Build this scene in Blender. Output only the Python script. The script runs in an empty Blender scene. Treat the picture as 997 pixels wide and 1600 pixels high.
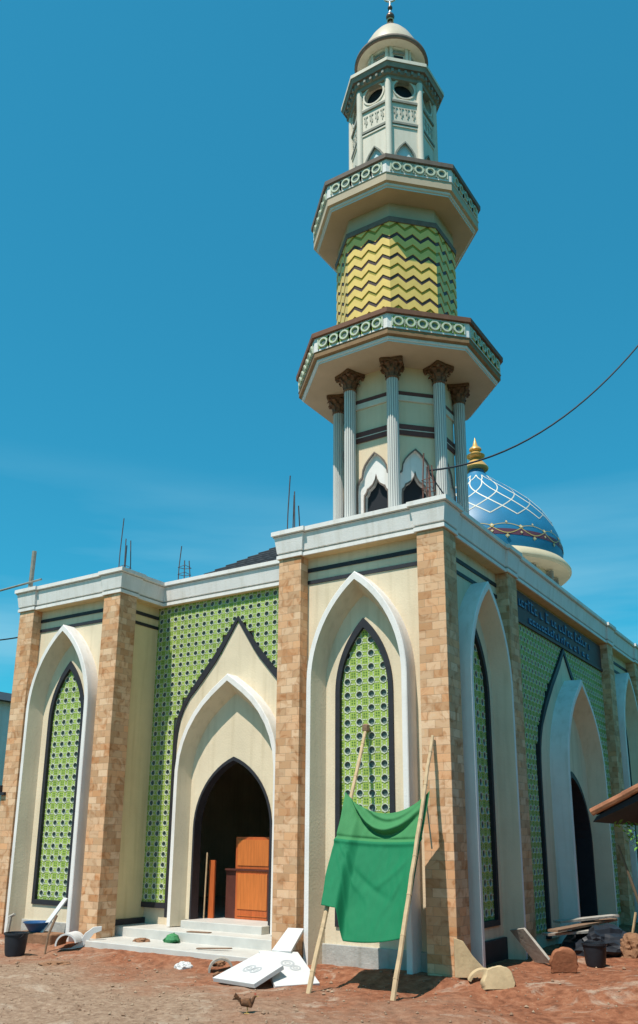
import bpy, bmesh, math, random
from mathutils import Vector, Matrix, noise
random.seed(7)
C = bpy.context.scene.collection
V = Vector
PI = math.pi
T8 = math.tan(PI / 8)

# ------------------------------------------------------------------ materials
def mat(name, col, rough=0.8, bump=0.0, bscale=40.0, vary=0.0, vscale=3.0, metal=0.0, spec=0.3, col2=None, stain=0.0):
    m = bpy.data.materials.new(name)
    m.use_nodes = True
    nt = m.node_tree
    b = nt.nodes['Principled BSDF']
    b.inputs['Base Color'].default_value = (*col, 1)
    b.inputs['Roughness'].default_value = rough
    b.inputs['Metallic'].default_value = metal
    b.inputs['Specular IOR Level'].default_value = spec
    geo = nt.nodes.new('ShaderNodeNewGeometry')
    if vary or col2:
        n = nt.nodes.new('ShaderNodeTexNoise')
        n.inputs['Scale'].default_value = vscale
        n.inputs['Detail'].default_value = 7
        n.inputs['Roughness'].default_value = 0.62
        nt.links.new(geo.outputs['Position'], n.inputs['Vector'])
        r = nt.nodes.new('ShaderNodeValToRGB')
        r.color_ramp.elements[0].position = 0.34
        r.color_ramp.elements[1].position = 0.66
        c2 = col2 or tuple(max(0, c * (1 - vary)) for c in col)
        r.color_ramp.elements[0].color = (*c2, 1)
        r.color_ramp.elements[1].color = (*col, 1)
        nt.links.new(n.outputs['Fac'], r.inputs['Fac'])
        out = r.outputs['Color']
        if stain:
            # vertical rain streaks: noise stretched along z
            mp = nt.nodes.new('ShaderNodeMapping')
            mp.inputs['Scale'].default_value = (9, 9, 0.5)
            nt.links.new(geo.outputs['Position'], mp.inputs['Vector'])
            n2 = nt.nodes.new('ShaderNodeTexNoise')
            n2.inputs['Scale'].default_value = 1.0
            n2.inputs['Detail'].default_value = 5
            nt.links.new(mp.outputs['Vector'], n2.inputs['Vector'])
            r2 = nt.nodes.new('ShaderNodeValToRGB')
            r2.color_ramp.elements[0].position = 0.5
            r2.color_ramp.elements[1].position = 0.8
            r2.color_ramp.elements[0].color = (1, 1, 1, 1)
            k = 1 - stain
            r2.color_ramp.elements[1].color = (k, k * 0.98, k * 0.93, 1)
            nt.links.new(n2.outputs['Fac'], r2.inputs['Fac'])
            mx = nt.nodes.new('ShaderNodeMix')
            mx.data_type = 'RGBA'; mx.blend_type = 'MULTIPLY'
            mx.inputs[0].default_value = 1
            nt.links.new(out, mx.inputs[6]); nt.links.new(r2.outputs['Color'], mx.inputs[7])
            out = mx.outputs[2]
        nt.links.new(out, b.inputs['Base Color'])
    if bump:
        n = nt.nodes.new('ShaderNodeTexNoise')
        n.inputs['Scale'].default_value = bscale
        n.inputs['Detail'].default_value = 6
        nt.links.new(geo.outputs['Position'], n.inputs['Vector'])
        bp = nt.nodes.new('ShaderNodeBump')
        bp.inputs['Strength'].default_value = bump
        bp.inputs['Distance'].default_value = 0.02
        nt.links.new(n.outputs['Fac'], bp.inputs['Height'])
        nt.links.new(bp.outputs['Normal'], b.inputs['Normal'])
    return m

def stone_mat():
    m = bpy.data.materials.new('stone_cladding')
    m.use_nodes = True
    nt = m.node_tree
    b = nt.nodes['Principled BSDF']
    b.inputs['Roughness'].default_value = 0.75
    b.inputs['Specular IOR Level'].default_value = 0.25
    geo = nt.nodes.new('ShaderNodeNewGeometry')
    sp = nt.nodes.new('ShaderNodeSeparateXYZ')
    nt.links.new(geo.outputs['Position'], sp.inputs[0])
    ad = nt.nodes.new('ShaderNodeMath'); ad.operation = 'ADD'
    nt.links.new(sp.outputs['X'], ad.inputs[0]); nt.links.new(sp.outputs['Y'], ad.inputs[1])
    cb = nt.nodes.new('ShaderNodeCombineXYZ')
    nt.links.new(ad.outputs[0], cb.inputs['X']); nt.links.new(sp.outputs['Z'], cb.inputs['Y'])
    def brick(c1, c2, mc, bias):
        t = nt.nodes.new('ShaderNodeTexBrick')
        t.offset = 0.5; t.squash = 1.0
        t.inputs['Scale'].default_value = 1.0
        t.inputs['Brick Width'].default_value = 0.235
        t.inputs['Row Height'].default_value = 0.125
        t.inputs['Mortar Size'].default_value = 0.0035
        t.inputs['Mortar Smooth'].default_value = 0.3
        t.inputs['Bias'].default_value = bias
        t.inputs['Color1'].default_value = (*c1, 1)
        t.inputs['Color2'].default_value = (*c2, 1)
        t.inputs['Mortar'].default_value = (*mc, 1)
        nt.links.new(cb.outputs[0], t.inputs['Vector'])
        return t
    t = brick((0.68, 0.42, 0.25), (0.40, 0.215, 0.105), (0.44, 0.28, 0.17), -0.3)
    mpb = nt.nodes.new('ShaderNodeMapping'); mpb.inputs['Location'].default_value = (0.235 * 37, 0.125 * 22, 0)
    nt.links.new(cb.outputs[0], mpb.inputs['Vector'])
    t2 = brick((1.0, 1.0, 1.0), (1.0, 0.70, 0.45), (1, 1, 1), -0.45); nt.links.new(mpb.outputs[0], t2.inputs['Vector'])
    mpc = nt.nodes.new('ShaderNodeMapping'); mpc.inputs['Location'].default_value = (0.235 * 71, 0.125 * 54, 0)
    nt.links.new(cb.outputs[0], mpc.inputs['Vector'])
    t3 = brick((1.0, 1.0, 1.0), (1.12, 1.28, 1.45), (1, 1, 1), -0.35); nt.links.new(mpc.outputs[0], t3.inputs['Vector'])
    ma_ = nt.nodes.new('ShaderNodeMix'); ma_.data_type = 'RGBA'; ma_.blend_type = 'MULTIPLY'; ma_.inputs[0].default_value = 1
    nt.links.new(t2.outputs['Color'], ma_.inputs[6]); nt.links.new(t3.outputs['Color'], ma_.inputs[7])
    mb_ = nt.nodes.new('ShaderNodeMix'); mb_.data_type = 'RGBA'; mb_.blend_type = 'MULTIPLY'; mb_.inputs[0].default_value = 1
    nt.links.new(t.outputs['Color'], mb_.inputs[6]); nt.links.new(ma_.outputs[2], mb_.inputs[7])
    # rusty veins and pale patches inside the blocks
    n = nt.nodes.new('ShaderNodeTexNoise')
    n.inputs['Scale'].default_value = 4.5; n.inputs['Detail'].default_value = 8; n.inputs['Distortion'].default_value = 1.6
    nt.links.new(geo.outputs['Position'], n.inputs['Vector'])
    r = nt.nodes.new('ShaderNodeValToRGB')
    e = r.color_ramp.elements
    e[0].position = 0.30; e[0].color = (0.72, 0.56, 0.42, 1)
    e[1].position = 0.50; e[1].color = (1, 1, 1, 1)
    x = e.new(0.62); x.color = (1.0, 0.98, 0.93, 1)
    x = e.new(0.72); x.color = (1.0, 1.08, 1.15, 1)
    nt.links.new(n.outputs['Fac'], r.inputs['Fac'])
    mx = nt.nodes.new('ShaderNodeMix'); mx.data_type = 'RGBA'; mx.blend_type = 'MULTIPLY'; mx.inputs[0].default_value = 1
    nt.links.new(mb_.outputs[2], mx.inputs[6]); nt.links.new(r.outputs['Color'], mx.inputs[7])
    nt.links.new(mx.outputs[2], b.inputs['Base Color'])
    bp = nt.nodes.new('ShaderNodeBump'); bp.inputs['Strength'].default_value = 0.5; bp.inputs['Distance'].default_value = 0.008
    inv = nt.nodes.new('ShaderNodeMath'); inv.operation = 'SUBTRACT'; inv.inputs[0].default_value = 1
    nt.links.new(t.outputs['Fac'], inv.inputs[1])
    ad2 = nt.nodes.new('ShaderNodeMath'); ad2.operation = 'MULTIPLY_ADD'; ad2.inputs[1].default_value = 0.5
    nt.links.new(n.outputs['Fac'], ad2.inputs[0]); nt.links.new(inv.outputs[0], ad2.inputs[2])
    nt.links.new(ad2.outputs[0], bp.inputs['Height']); nt.links.new(bp.outputs['Normal'], b.inputs['Normal'])
    return m

def dirt_mat():
    m = bpy.data.materials.new('dirt')
    m.use_nodes = True
    nt = m.node_tree
    b = nt.nodes['Principled BSDF']
    b.inputs['Roughness'].default_value = 0.95
    b.inputs['Specular IOR Level'].default_value = 0.1
    geo = nt.nodes.new('ShaderNodeNewGeometry')
    def nz(s, d, ro=0.6, dist=0.0):
        n = nt.nodes.new('ShaderNodeTexNoise')
        n.inputs['Scale'].default_value = s; n.inputs['Detail'].default_value = d
        n.inputs['Roughness'].default_value = ro; n.inputs['Distortion'].default_value = dist
        nt.links.new(geo.outputs['Position'], n.inputs['Vector'])
        return n
    def ramp(src, stops):
        r = nt.nodes.new('ShaderNodeValToRGB')
        e = r.color_ramp.elements
        e[0].position, e[0].color = stops[0][0], (*stops[0][1], 1)
        e[1].position, e[1].color = stops[1][0], (*stops[1][1], 1)
        for p, c in stops[2:]:
            q = e.new(p); q.color = (*c, 1)
        nt.links.new(src, r.inputs['Fac'])
        return r
    fine = nz(7, 9, 0.68)
    red = ramp(fine.outputs['Fac'], [(0.3, (0.13, 0.050, 0.028)), (0.52, (0.29, 0.115, 0.062)), (0.72, (0.40, 0.195, 0.115))])
    fine2 = nz(11, 9, 0.75)
    grey = ramp(fine2.outputs['Fac'], [(0.3, (0.16, 0.098, 0.065)), (0.5, (0.31, 0.205, 0.14)), (0.74, (0.47, 0.345, 0.25))])
    # where the ground is trampled to gravelly tan: nearer the viewer
    sp = nt.nodes.new('ShaderNodeSeparateXYZ'); nt.links.new(geo.outputs['Position'], sp.inputs[0])
    big = nz(0.55, 5, 0.55, 0.4)
    ma = nt.nodes.new('ShaderNodeMath'); ma.operation = 'MULTIPLY_ADD'; ma.inputs[1].default_value = -0.17; ma.inputs[2].default_value = -0.10
    nt.links.new(sp.outputs['Y'], ma.inputs[0])
    ma2 = nt.nodes.new('ShaderNodeMath'); ma2.operation = 'MULTIPLY_ADD'; ma2.inputs[1].default_value = -0.03
    nt.links.new(sp.outputs['X'], ma2.inputs[0]); nt.links.new(ma.outputs[0], ma2.inputs[2])
    ma3 = nt.nodes.new('ShaderNodeMath'); ma3.operation = 'ADD'
    nt.links.new(ma2.outputs[0], ma3.inputs[0]); nt.links.new(big.outputs['Fac'], ma3.inputs[1])
    fr = ramp(ma3.outputs[0], [(0.62, (0, 0, 0)), (1.02, (1, 1, 1))])
    mx = nt.nodes.new('ShaderNodeMix'); mx.data_type = 'RGBA'
    nt.links.new(fr.outputs['Color'], mx.inputs[0])
    nt.links.new(red.outputs['Color'], mx.inputs[6]); nt.links.new(grey.outputs['Color'], mx.inputs[7])
    dn = nz(1.3, 8, 0.7, 0.8)
    dr = ramp(dn.outputs['Fac'], [(0.56, (0, 0, 0)), (0.68, (0.75, 0.75, 0.75))])
    dm_ = nt.nodes.new('ShaderNodeMix'); dm_.data_type = 'RGBA'; dm_.inputs[7].default_value = (0.47, 0.37, 0.285, 1)
    nt.links.new(dr.outputs['Color'], dm_.inputs[0]); nt.links.new(mx.outputs[2], dm_.inputs[6]); mx = dm_
    ln = nt.nodes.new('ShaderNodeVectorMath'); ln.operation = 'DISTANCE'; ln.inputs[1].default_value = (-1.5, -2.5, 0)
    nt.links.new(geo.outputs['Position'], ln.inputs[0])
    mid = nz(0.35, 6, 0.6)
    mf = nt.nodes.new('ShaderNodeMath'); mf.operation = 'MULTIPLY_ADD'; mf.inputs[1].default_value = 9.0
    nt.links.new(mid.outputs['Fac'], mf.inputs[0]); nt.links.new(ln.outputs['Value'], mf.inputs[2])
    gf = nt.nodes.new('ShaderNodeMapRange'); gf.inputs[1].default_value = 15.5; gf.inputs[2].default_value = 17.5
    nt.links.new(mf.outputs[0], gf.inputs[0])
    gr = ramp(fine.outputs['Fac'], [(0.3, (0.022, 0.045, 0.012)), (0.6, (0.06, 0.095, 0.025))])  # unseen far ground made dark green to dim its bounce light
    mg = nt.nodes.new('ShaderNodeMix'); mg.data_type = 'RGBA'
    nt.links.new(gf.outputs[0], mg.inputs[0]); nt.links.new(mx.outputs[2], mg.inputs[6]); nt.links.new(gr.outputs['Color'], mg.inputs[7])
    nt.links.new(mg.outputs[2], b.inputs['Base Color'])
    bn = nz(22, 8, 0.7)
    bp = nt.nodes.new('ShaderNodeBump'); bp.inputs['Strength'].default_value = 0.9; bp.inputs['Distance'].default_value = 0.03
    nt.links.new(bn.outputs['Fac'], bp.inputs['Height']); nt.links.new(bp.outputs['Normal'], b.inputs['Normal'])
    return m

M = {}
M['cream'] = mat('cream_plaster', (0.74, 0.62, 0.45), 0.85, 0.2, 30, 0.13, 1.3, stain=0.16)
M['shade_cream'] = mat('shade_cream_plaster', (0.74, 0.58, 0.33), 0.85, 0.2, 30, 0.14, 1.3, stain=0.16)  # cream again, with shade and warm courtyard bounce put into its colour
M['white'] = mat('white_paint', (0.80, 0.76, 0.73), 0.7, 0.15, 35, 0.11, 1.8, stain=0.16)
M['minaret_white'] = mat('minaret_offwhite', (0.72, 0.65, 0.55), 0.75, 0.08, 30, 0.09, 3.0, stain=0.13)
M['minaret_cream'] = mat('minaret_cream', (0.77, 0.61, 0.43), 0.8, 0.08, 30, 0.07, 2.0, stain=0.08)
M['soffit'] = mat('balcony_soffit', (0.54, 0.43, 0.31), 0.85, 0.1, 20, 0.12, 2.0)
M['stone'] = stone_mat()
M['dark'] = mat('dark_trim', (0.030, 0.029, 0.036), 0.55, 0.0, vary=0.25, vscale=8)
M['maroon'] = mat('maroon_trim', (0.16, 0.055, 0.045), 0.6, vary=0.2, vscale=8)
M['black'] = mat('shade_black', (0.018, 0.021, 0.027), 0.9)  # near black standing for shade inside openings and under the eave
M['green'] = mat('lattice_green', (0.37, 0.50, 0.10), 0.7, vary=0.32, vscale=4)
M['green_dark'] = mat('lattice_green_dark', (0.10, 0.22, 0.05), 0.7, vary=0.2, vscale=9)
M['tile_white'] = mat('lattice_white', (0.56, 0.60, 0.46), 0.6, vary=0.1, vscale=20)
M['hole_shade'] = mat('hole_shadow', (0.115, 0.155, 0.145), 0.6)  # shade of deep holes painted as a dark tone
M['zig_yellow'] = mat('tile_yellow', (0.85, 0.59, 0.17), 0.45, vary=0.14, vscale=6)
M['zig_green'] = mat('tile_green', (0.34, 0.28, 0.035), 0.45, vary=0.15, vscale=6)
M['zig_dark'] = mat('tile_navy', (0.095, 0.055, 0.048), 0.45, vary=0.2, vscale=6)
M['red_brown'] = mat('redbrown_cap', (0.23, 0.105, 0.065), 0.7, vary=0.25, vscale=7)
M['brown'] = mat('brown_mould', (0.30, 0.175, 0.085), 0.7, vary=0.25, vscale=6)
M['grey_brown'] = mat('greybrown_cap', (0.20, 0.155, 0.13), 0.75, vary=0.25, vscale=7)
M['pale_blue'] = mat('pale_blue_line', (0.60, 0.70, 0.74), 0.7)
M['capital'] = mat('capital_brown', (0.23, 0.115, 0.055), 0.6, 0.2, 40, col2=(0.10, 0.045, 0.03), vary=0.3, vscale=22)
M['column'] = mat('column_white', (0.76, 0.74, 0.68), 0.65, vary=0.08, vscale=6)
M['flute'] = mat('column_flute', (0.44, 0.43, 0.42), 0.7)
M['grey_trim'] = mat('grey_trim', (0.30, 0.29, 0.25), 0.8, 0.15, 25, 0.25, 8)
M['relief'] = mat('relief_grey', (0.46, 0.43, 0.36), 0.8, vary=0.15, vscale=8)
M['cap_dome'] = mat('pale_dome', (0.66, 0.55, 0.42), 0.4, vary=0.12, vscale=4)
M['bronze'] = mat('bronze', (0.16, 0.09, 0.06), 0.35, metal=0.4)
M['silver'] = mat('silver', (0.72, 0.72, 0.70), 0.3, metal=0.6)
M['gold'] = mat('gold_paint', (0.72, 0.42, 0.13), 0.35, vary=0.15, vscale=5, metal=0.25)
M['dome_blue'] = mat('dome_blue', (0.02, 0.19, 0.36), 0.46, vary=0.15, vscale=2, spec=0.5)
M['dome_line'] = mat('dome_line', (0.74, 0.70, 0.60), 0.5)
M['dome_red'] = mat('dome_red', (0.17, 0.06, 0.095), 0.5)
M['dome_gold'] = mat('dome_gold', (0.62, 0.45, 0.16), 0.5)
M['ring'] = mat('dome_ring', (0.66, 0.56, 0.38), 0.8, vary=0.12, vscale=2)
M['plinth'] = mat('plinth_cement', (0.46, 0.45, 0.42), 0.9, 0.4, 25, 0.25, 4, stain=0.2)
M['step'] = mat('step_tile', (0.58, 0.56, 0.52), 0.5, 0.1, 20, 0.14, 3)
M['wood'] = mat('orange_wood', (0.56, 0.13, 0.035), 0.45, vary=0.3, vscale=4)
M['wood_light'] = mat('orange_wood_light', (0.62, 0.18, 0.042), 0.4, vary=0.25, vscale=4)
for k_ in ('wood', 'wood_light'):
    for n_ in M[k_].node_tree.nodes:
        if n_.type == 'TEX_NOISE':
            mp_ = M[k_].node_tree.nodes.new('ShaderNodeMapping'); mp_.inputs['Scale'].default_value = (7, 7, 0.5)
            src_ = n_.inputs['Vector'].links[0].from_socket
            M[k_].node_tree.links.new(src_, mp_.inputs['Vector']); M[k_].node_tree.links.new(mp_.outputs[0], n_.inputs['Vector'])
M['wood_dark'] = mat('dark_wood', (0.11, 0.035, 0.025), 0.5, vary=0.25, vscale=5)
M['rooftile'] = mat('black_roof_tile', (0.035, 0.04, 0.048), 0.6, vary=0.3, vscale=5)
M['steel'] = mat('rusty_rebar', (0.10, 0.085, 0.09), 0.7, vary=0.4, vscale=20)
M['rust'] = mat('red_rebar', (0.22, 0.095, 0.07), 0.8, vary=0.4, vscale=20)
M['bamboo'] = mat('bamboo', (0.58, 0.41, 0.24), 0.6, 0.1, 30, 0.25, 10)
M['oldwood'] = mat('old_wood', (0.26, 0.16, 0.10), 0.85, 0.3, 30, 0.3, 9)
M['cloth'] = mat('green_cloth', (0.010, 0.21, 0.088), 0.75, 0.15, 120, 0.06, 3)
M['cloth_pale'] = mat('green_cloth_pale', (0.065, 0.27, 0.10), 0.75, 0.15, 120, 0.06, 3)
def translucent(m, f):
    nt = m.node_tree; b = nt.nodes['Principled BSDF']; out = nt.nodes['Material Output']
    t = nt.nodes.new('ShaderNodeBsdfTranslucent'); mx = nt.nodes.new('ShaderNodeMixShader'); mx.inputs[0].default_value = f
    src = b.inputs['Base Color'].links[0].from_socket
    nt.links.new(src, t.inputs['Color']); nt.links.new(b.outputs[0], mx.inputs[1]); nt.links.new(t.outputs[0], mx.inputs[2]); nt.links.new(mx.outputs[0], out.inputs['Surface'])
translucent(M['cloth'], 0.2); translucent(M['cloth_pale'], 0.2)
M['foam'] = mat('white_foam', (0.60, 0.59, 0.58), 0.8, 0.1, 40, 0.06, 6)
M['foam_mark'] = mat('foam_mark', (0.40, 0.41, 0.42), 0.8)
M['bucket'] = mat('black_plastic', (0.022, 0.026, 0.035), 0.5, vary=0.3, vscale=9)
M['basin'] = mat('blue_plastic', (0.02, 0.085, 0.22), 0.4, vary=0.15, vscale=9)
M['earth'] = mat('earth_block', (0.30, 0.155, 0.085), 0.95, 0.6, 18, 0.35, 6)
M['sand_board'] = mat('sandy_board', (0.62, 0.46, 0.27), 0.85, 0.2, 25, 0.25, 5)
M['greybrick'] = mat('grey_rubble', (0.42, 0.38, 0.33), 0.9, 0.4, 25, 0.3, 8)
M['terracotta'] = mat('terracotta', (0.36, 0.14, 0.07), 0.8, 0.3, 25, 0.35, 9)
M['dim_tile'] = mat('dimmed_roof_tile', (0.13, 0.075, 0.055), 0.85, 0.3, 20, 0.35, 5)  # unseen roof top, darkened to cut bounce onto the facade
M['sign_back'] = mat('sign_brown', (0.085, 0.060, 0.062), 0.6, vary=0.2, vscale=4)
M['sign_blue'] = mat('sign_blue', (0.035, 0.12, 0.25), 0.4)
M['leaf'] = mat('leaf', (0.12, 0.28, 0.03), 0.6, vary=0.4, vscale=12)
M['tree_leaf'] = mat('tree_leaf', (0.075, 0.13, 0.025), 0.65, vary=0.45, vscale=2)
M['bark'] = mat('bark', (0.12, 0.08, 0.05), 0.9)
M['feather'] = mat('hen_feathers', (0.20, 0.085, 0.035), 0.8, 0.4, 60, col2=(0.07, 0.035, 0.02), vscale=28)
M['comb'] = mat('comb_red', (0.5, 0.03, 0.02), 0.6)
M['beak'] = mat('beak', (0.5, 0.33, 0.1), 0.6)
M['greenbag'] = mat('green_bag', (0.02, 0.16, 0.06), 0.6, 0.3, 40, col2=(0.09, 0.30, 0.12), vscale=30)
M['cable'] = mat('cable_black', (0.02, 0.03, 0.045), 0.6)
M['twine'] = mat('twine', (0.62, 0.50, 0.34), 0.9)
M['dirt'] = dirt_mat()
M['pebble'] = mat('pebble', (0.40, 0.29, 0.20), 0.9, 0.3, 40, col2=(0.20, 0.10, 0.06), vscale=2.5)

# ------------------------------------------------------------------ mesh builder
class MB:
    def __init__(s): s.v = []; s.f = []; s.m = []
    def add(s, vs, fs, mi=0):
        o = len(s.v)
        s.v += [tuple(q) for q in vs]
        for f in fs:
            s.f.append([o + i for i in f]); s.m.append(mi)
    def box(s, a, b, mi=0, fr=None):
        (x0, y0, z0), (x1, y1, z1) = a, b
        vs = [(x0, y0, z0), (x1, y0, z0), (x1, y1, z0), (x0, y1, z0), (x0, y0, z1), (x1, y0, z1), (x1, y1, z1), (x0, y1, z1)]
        if fr: vs = [fr(x, z, y) for x, y, z in vs]      # box given as (u, d, z)
        s.add(vs, [(0, 3, 2, 1), (4, 5, 6, 7), (0, 1, 5, 4), (1, 2, 6, 5), (2, 3, 7, 6), (3, 0, 4, 7)], mi)
    def lathe(s, prof, n, c=(0, 0, 0), mi=0, star=None, cap=True, a0=0.0):
        vs = []
        for (r, z) in prof:
            for k in range(n):
                rr = r * (star[k % len(star)] if star else 1)
                t = a0 + 2 * PI * k / n
                vs.append((c[0] + rr * math.cos(t), c[1] + rr * math.sin(t), c[2] + z))
        fs = []
        for i in range(len(prof) - 1):
            for k in range(n):
                k2 = (k + 1) % n
                fs.append((i * n + k, i * n + k2, (i + 1) * n + k2, (i + 1) * n + k))
        if cap:
            fs.append(tuple(reversed(range(n)))); fs.append(tuple((len(prof) - 1) * n + k for k in range(n)))
        s.add(vs, fs, mi)
    def tube(s, pts, r, n=6, mi=0, r1=None):
        pts = [V(q) for q in pts]
        m = len(pts); vs = []
        for i, q in enumerate(pts):
            d = (pts[min(i + 1, m - 1)] - pts[max(i - 1, 0)]).normalized()
            a = d.cross(V((0, 0, 1)))
            if a.length < 1e-3: a = d.cross(V((1, 0, 0)))
            a.normalize(); b = d.cross(a)
            rr = r if r1 is None else r + (r1 - r) * i / (m - 1)
            for k in range(n):
                t = 2 * PI * k / n
                vs.append(q + a * (rr * math.cos(t)) + b * (rr * math.sin(t)))
        fs = [(i * n + k, i * n + (k + 1) % n, (i + 1) * n + (k + 1) % n, (i + 1) * n + k) for i in range(m - 1) for k in range(n)]
        fs.append(tuple(reversed(range(n)))); fs.append(tuple((m - 1) * n + k for k in range(n)))
        s.add(vs, fs, mi)
    def prism(s, pts, d0, d1, fr, mi=0):
        """outline (u,z) extruded from depth d0 to d1"""
        n = len(pts)
        vs = [fr(u, z, d0) for u, z in pts] + [fr(u, z, d1) for u, z in pts]
        fs = [tuple(range(n)), tuple(range(2 * n - 1, n - 1, -1))] + [(i, i + n, (i + 1) % n + n, (i + 1) % n) for i in range(n)]
        s.add(vs, fs, mi)
    def loft(s, lines, fr, mi=0, closed=False, mis=None):
        """lines: list of (outline, depth); quads between successive lines"""
        n = len(lines[0][0])
        vs = [fr(u, z, d) for o, d in lines for u, z in o]
        e = n if closed else n - 1
        for j in range(len(lines) - 1):
            pass
        o = len(s.v); s.v += [tuple(q) for q in vs]
        for j in range(len(lines) - 1):
            for i in range(e):
                i2 = (i + 1) % n
                s.f.append([o + j * n + i, o + j * n + i2, o + (j + 1) * n + i2, o + (j + 1) * n + i])
                s.m.append(mis[j] if mis else mi)
    def wall(s, fr, u0, u1, z0, z1, ops=(), mi=0, d=0.0, reveal=0.0, rmi=None):
        """flat wall with openings (uc, zb, half-profile [(du,z) apex..side])"""
        rmi = mi if rmi is None else rmi
        cuts = {u0, u1}
        for uc, zb, pr in ops:
            for du, z in pr: cuts |= {round(uc + du, 5), round(uc - du, 5)}
        cuts = sorted(c for c in cuts if u0 <= c <= u1)
        def top(op, u):
            uc, zb, pr = op; a = abs(u - uc)
            if a > pr[-1][0] + 1e-4: return None
            for (a0, za), (a1, zc) in zip(pr, pr[1:]):
                if a <= a1 + 1e-6 and a1 > a0: return za + (zc - za) * max(0, min(1, (a - a0) / (a1 - a0)))
            return pr[-1][1]
        for a, b in zip(cuts, cuts[1:]):
            mid = (a + b) / 2; hit = None
            for op in ops:
                if top(op, mid) is not None: hit = op
            if not hit:
                s.add([fr(a, z0, d), fr(b, z0, d), fr(b, z1, d), fr(a, z1, d)], [(0, 1, 2, 3)], mi)
            else:
                ta, tb = top(hit, a), top(hit, b)
                if ta is None: ta = hit[2][-1][1]
                if tb is None: tb = hit[2][-1][1]
                s.add([fr(a, ta, d), fr(b, tb, d), fr(b, z1, d), fr(a, z1, d)], [(0, 1, 2, 3)], mi)
                if hit[1] > z0 + 1e-4:
                    s.add([fr(a, z0, d), fr(b, z0, d), fr(b, hit[1], d), fr(a, hit[1], d)], [(0, 1, 2, 3)], mi)
        if reveal:
            for uc, zb, pr in ops:
                o = [(uc - pr[-1][0], zb)] + [(uc - du, z) for du, z in reversed(pr)] + [(uc + du, z) for du, z in pr[1:]] + [(uc + pr[-1][0], zb)]
                s.loft([(o, d), (o, d - reveal)], fr, rmi, closed=True)
    def build(s, name, mats, parent=None, smooth=False, world=True, bevel=0.0):
        me = bpy.data.meshes.new(name)
        me.from_pydata(s.v, [], s.f)
        mats = mats if isinstance(mats, (list, tuple)) else [mats]
        for q in mats: me.materials.append(q)
        me.polygons.foreach_set('material_index', s.m)
        if smooth: me.polygons.foreach_set('use_smooth', [True] * len(s.f))
        bm = bmesh.new(); bm.from_mesh(me)
        bmesh.ops.recalc_face_normals(bm, faces=bm.faces)
        bm.to_mesh(me); bm.free(); me.update()
        o = bpy.data.objects.new(name, me); C.objects.link(o)
        if parent:
            o.parent = parent
            if world:                      # vertices are in world space: cancel the chain's translation
                t = V((0, 0, 0)); q = parent
                while q: t += q.location; q = q.parent
                o.location = -t
        if bevel:
            md = o.modifiers.new('bevel', 'BEVEL'); md.width = bevel; md.segments = 2; md.limit_method = 'ANGLE'
        return o

def smooth_by_angle(o, deg=40):
    me = o.data
    bm = bmesh.new(); bm.from_mesh(me)
    for f in bm.faces: f.smooth = True
    for e in bm.edges:
        if len(e.link_faces) == 2 and e.calc_face_angle(0) > math.radians(deg): e.smooth = False
    bm.to_mesh(me); bm.free()

def thing(name, label, cat, loc=(0, 0, 0), rz=0, group=None):
    o = bpy.data.objects.new(name, None); C.objects.link(o)
    o.location = loc; o.rotation_euler = (0, 0, rz); o.empty_display_size = 0.2
    return tag(o, label, cat, group)

def tag(o, label, cat, group=None):
    o['label'] = label; o['category'] = cat
    if group: o['group'] = group
    return o

def kind(o, k): o['kind'] = k; return o

def frame(o, n):
    """o: a point on the plane at u=0; n: outward horizontal normal; returns f(u, z, d)"""
    o = V((o[0], o[1], 0)); n = V((n[0], n[1], 0)).normalized(); u = V((-n.y, n.x, 0))
    def f(uu, z, d=0.0):
        q = o + u * uu + n * d
        return (q.x, q.y, z)
    return f

def half_arch(h, zs, za, n=12):
    """pointed arch half-profile apex -> spring, arc tangent to the vertical at the spring"""
    dz = za - zs
    R = (h * h + dz * dz) / (2 * h)
    a1 = math.asin(max(-1, min(1, dz / R)))
    return [(h - R + R * math.cos(a1 * (1 - k / n)), zs + R * math.sin(a1 * (1 - k / n))) for k in range(n + 1)]

POINT = [(0, 4.84), (0.2, 4.70), (0.4, 4.555), (0.63, 4.36), (0.82, 4.15), (1.0, 3.88), (1.12, 3.62), (1.2, 3.35), (1.235, 3.05), (1.24, 2.7)]
def sharp_arch(h, zs, za):
    return [(a * h / 1.24, zs + (z - 2.7) * (za - zs) / 2.14) for a, z in POINT]

def outline(pr, zb, uc=0.0, sub=0):
    """open outline bottom-left -> apex -> bottom-right from a half-profile"""
    return [(uc - pr[-1][0], zb)] + [(uc - du, z) for du, z in reversed(pr)] + [(uc + du, z) for du, z in pr[1:]] + [(uc + pr[-1][0], zb)]

def resample_half(pr, zb, n=26):
    pts = list(pr) + [(pr[-1][0], zb)]
    L = [0]
    for a, b in zip(pts, pts[1:]): L.append(L[-1] + math.hypot(b[0] - a[0], b[1] - a[1]))
    out = []
    for k in range(n + 1):
        t = L[-1] * k / n
        for i in range(len(pts) - 1):
            if t <= L[i + 1] + 1e-9:
                w = (t - L[i]) / max(1e-9, L[i + 1] - L[i])
                out.append((pts[i][0] + (pts[i + 1][0] - pts[i][0]) * w, pts[i][1] + (pts[i + 1][1] - pts[i][1]) * w)); break
    return out

def full(half, uc): return [(uc - a, z) for a, z in reversed(half)] + [(uc + a, z) for a, z in half[1:]]

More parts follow.
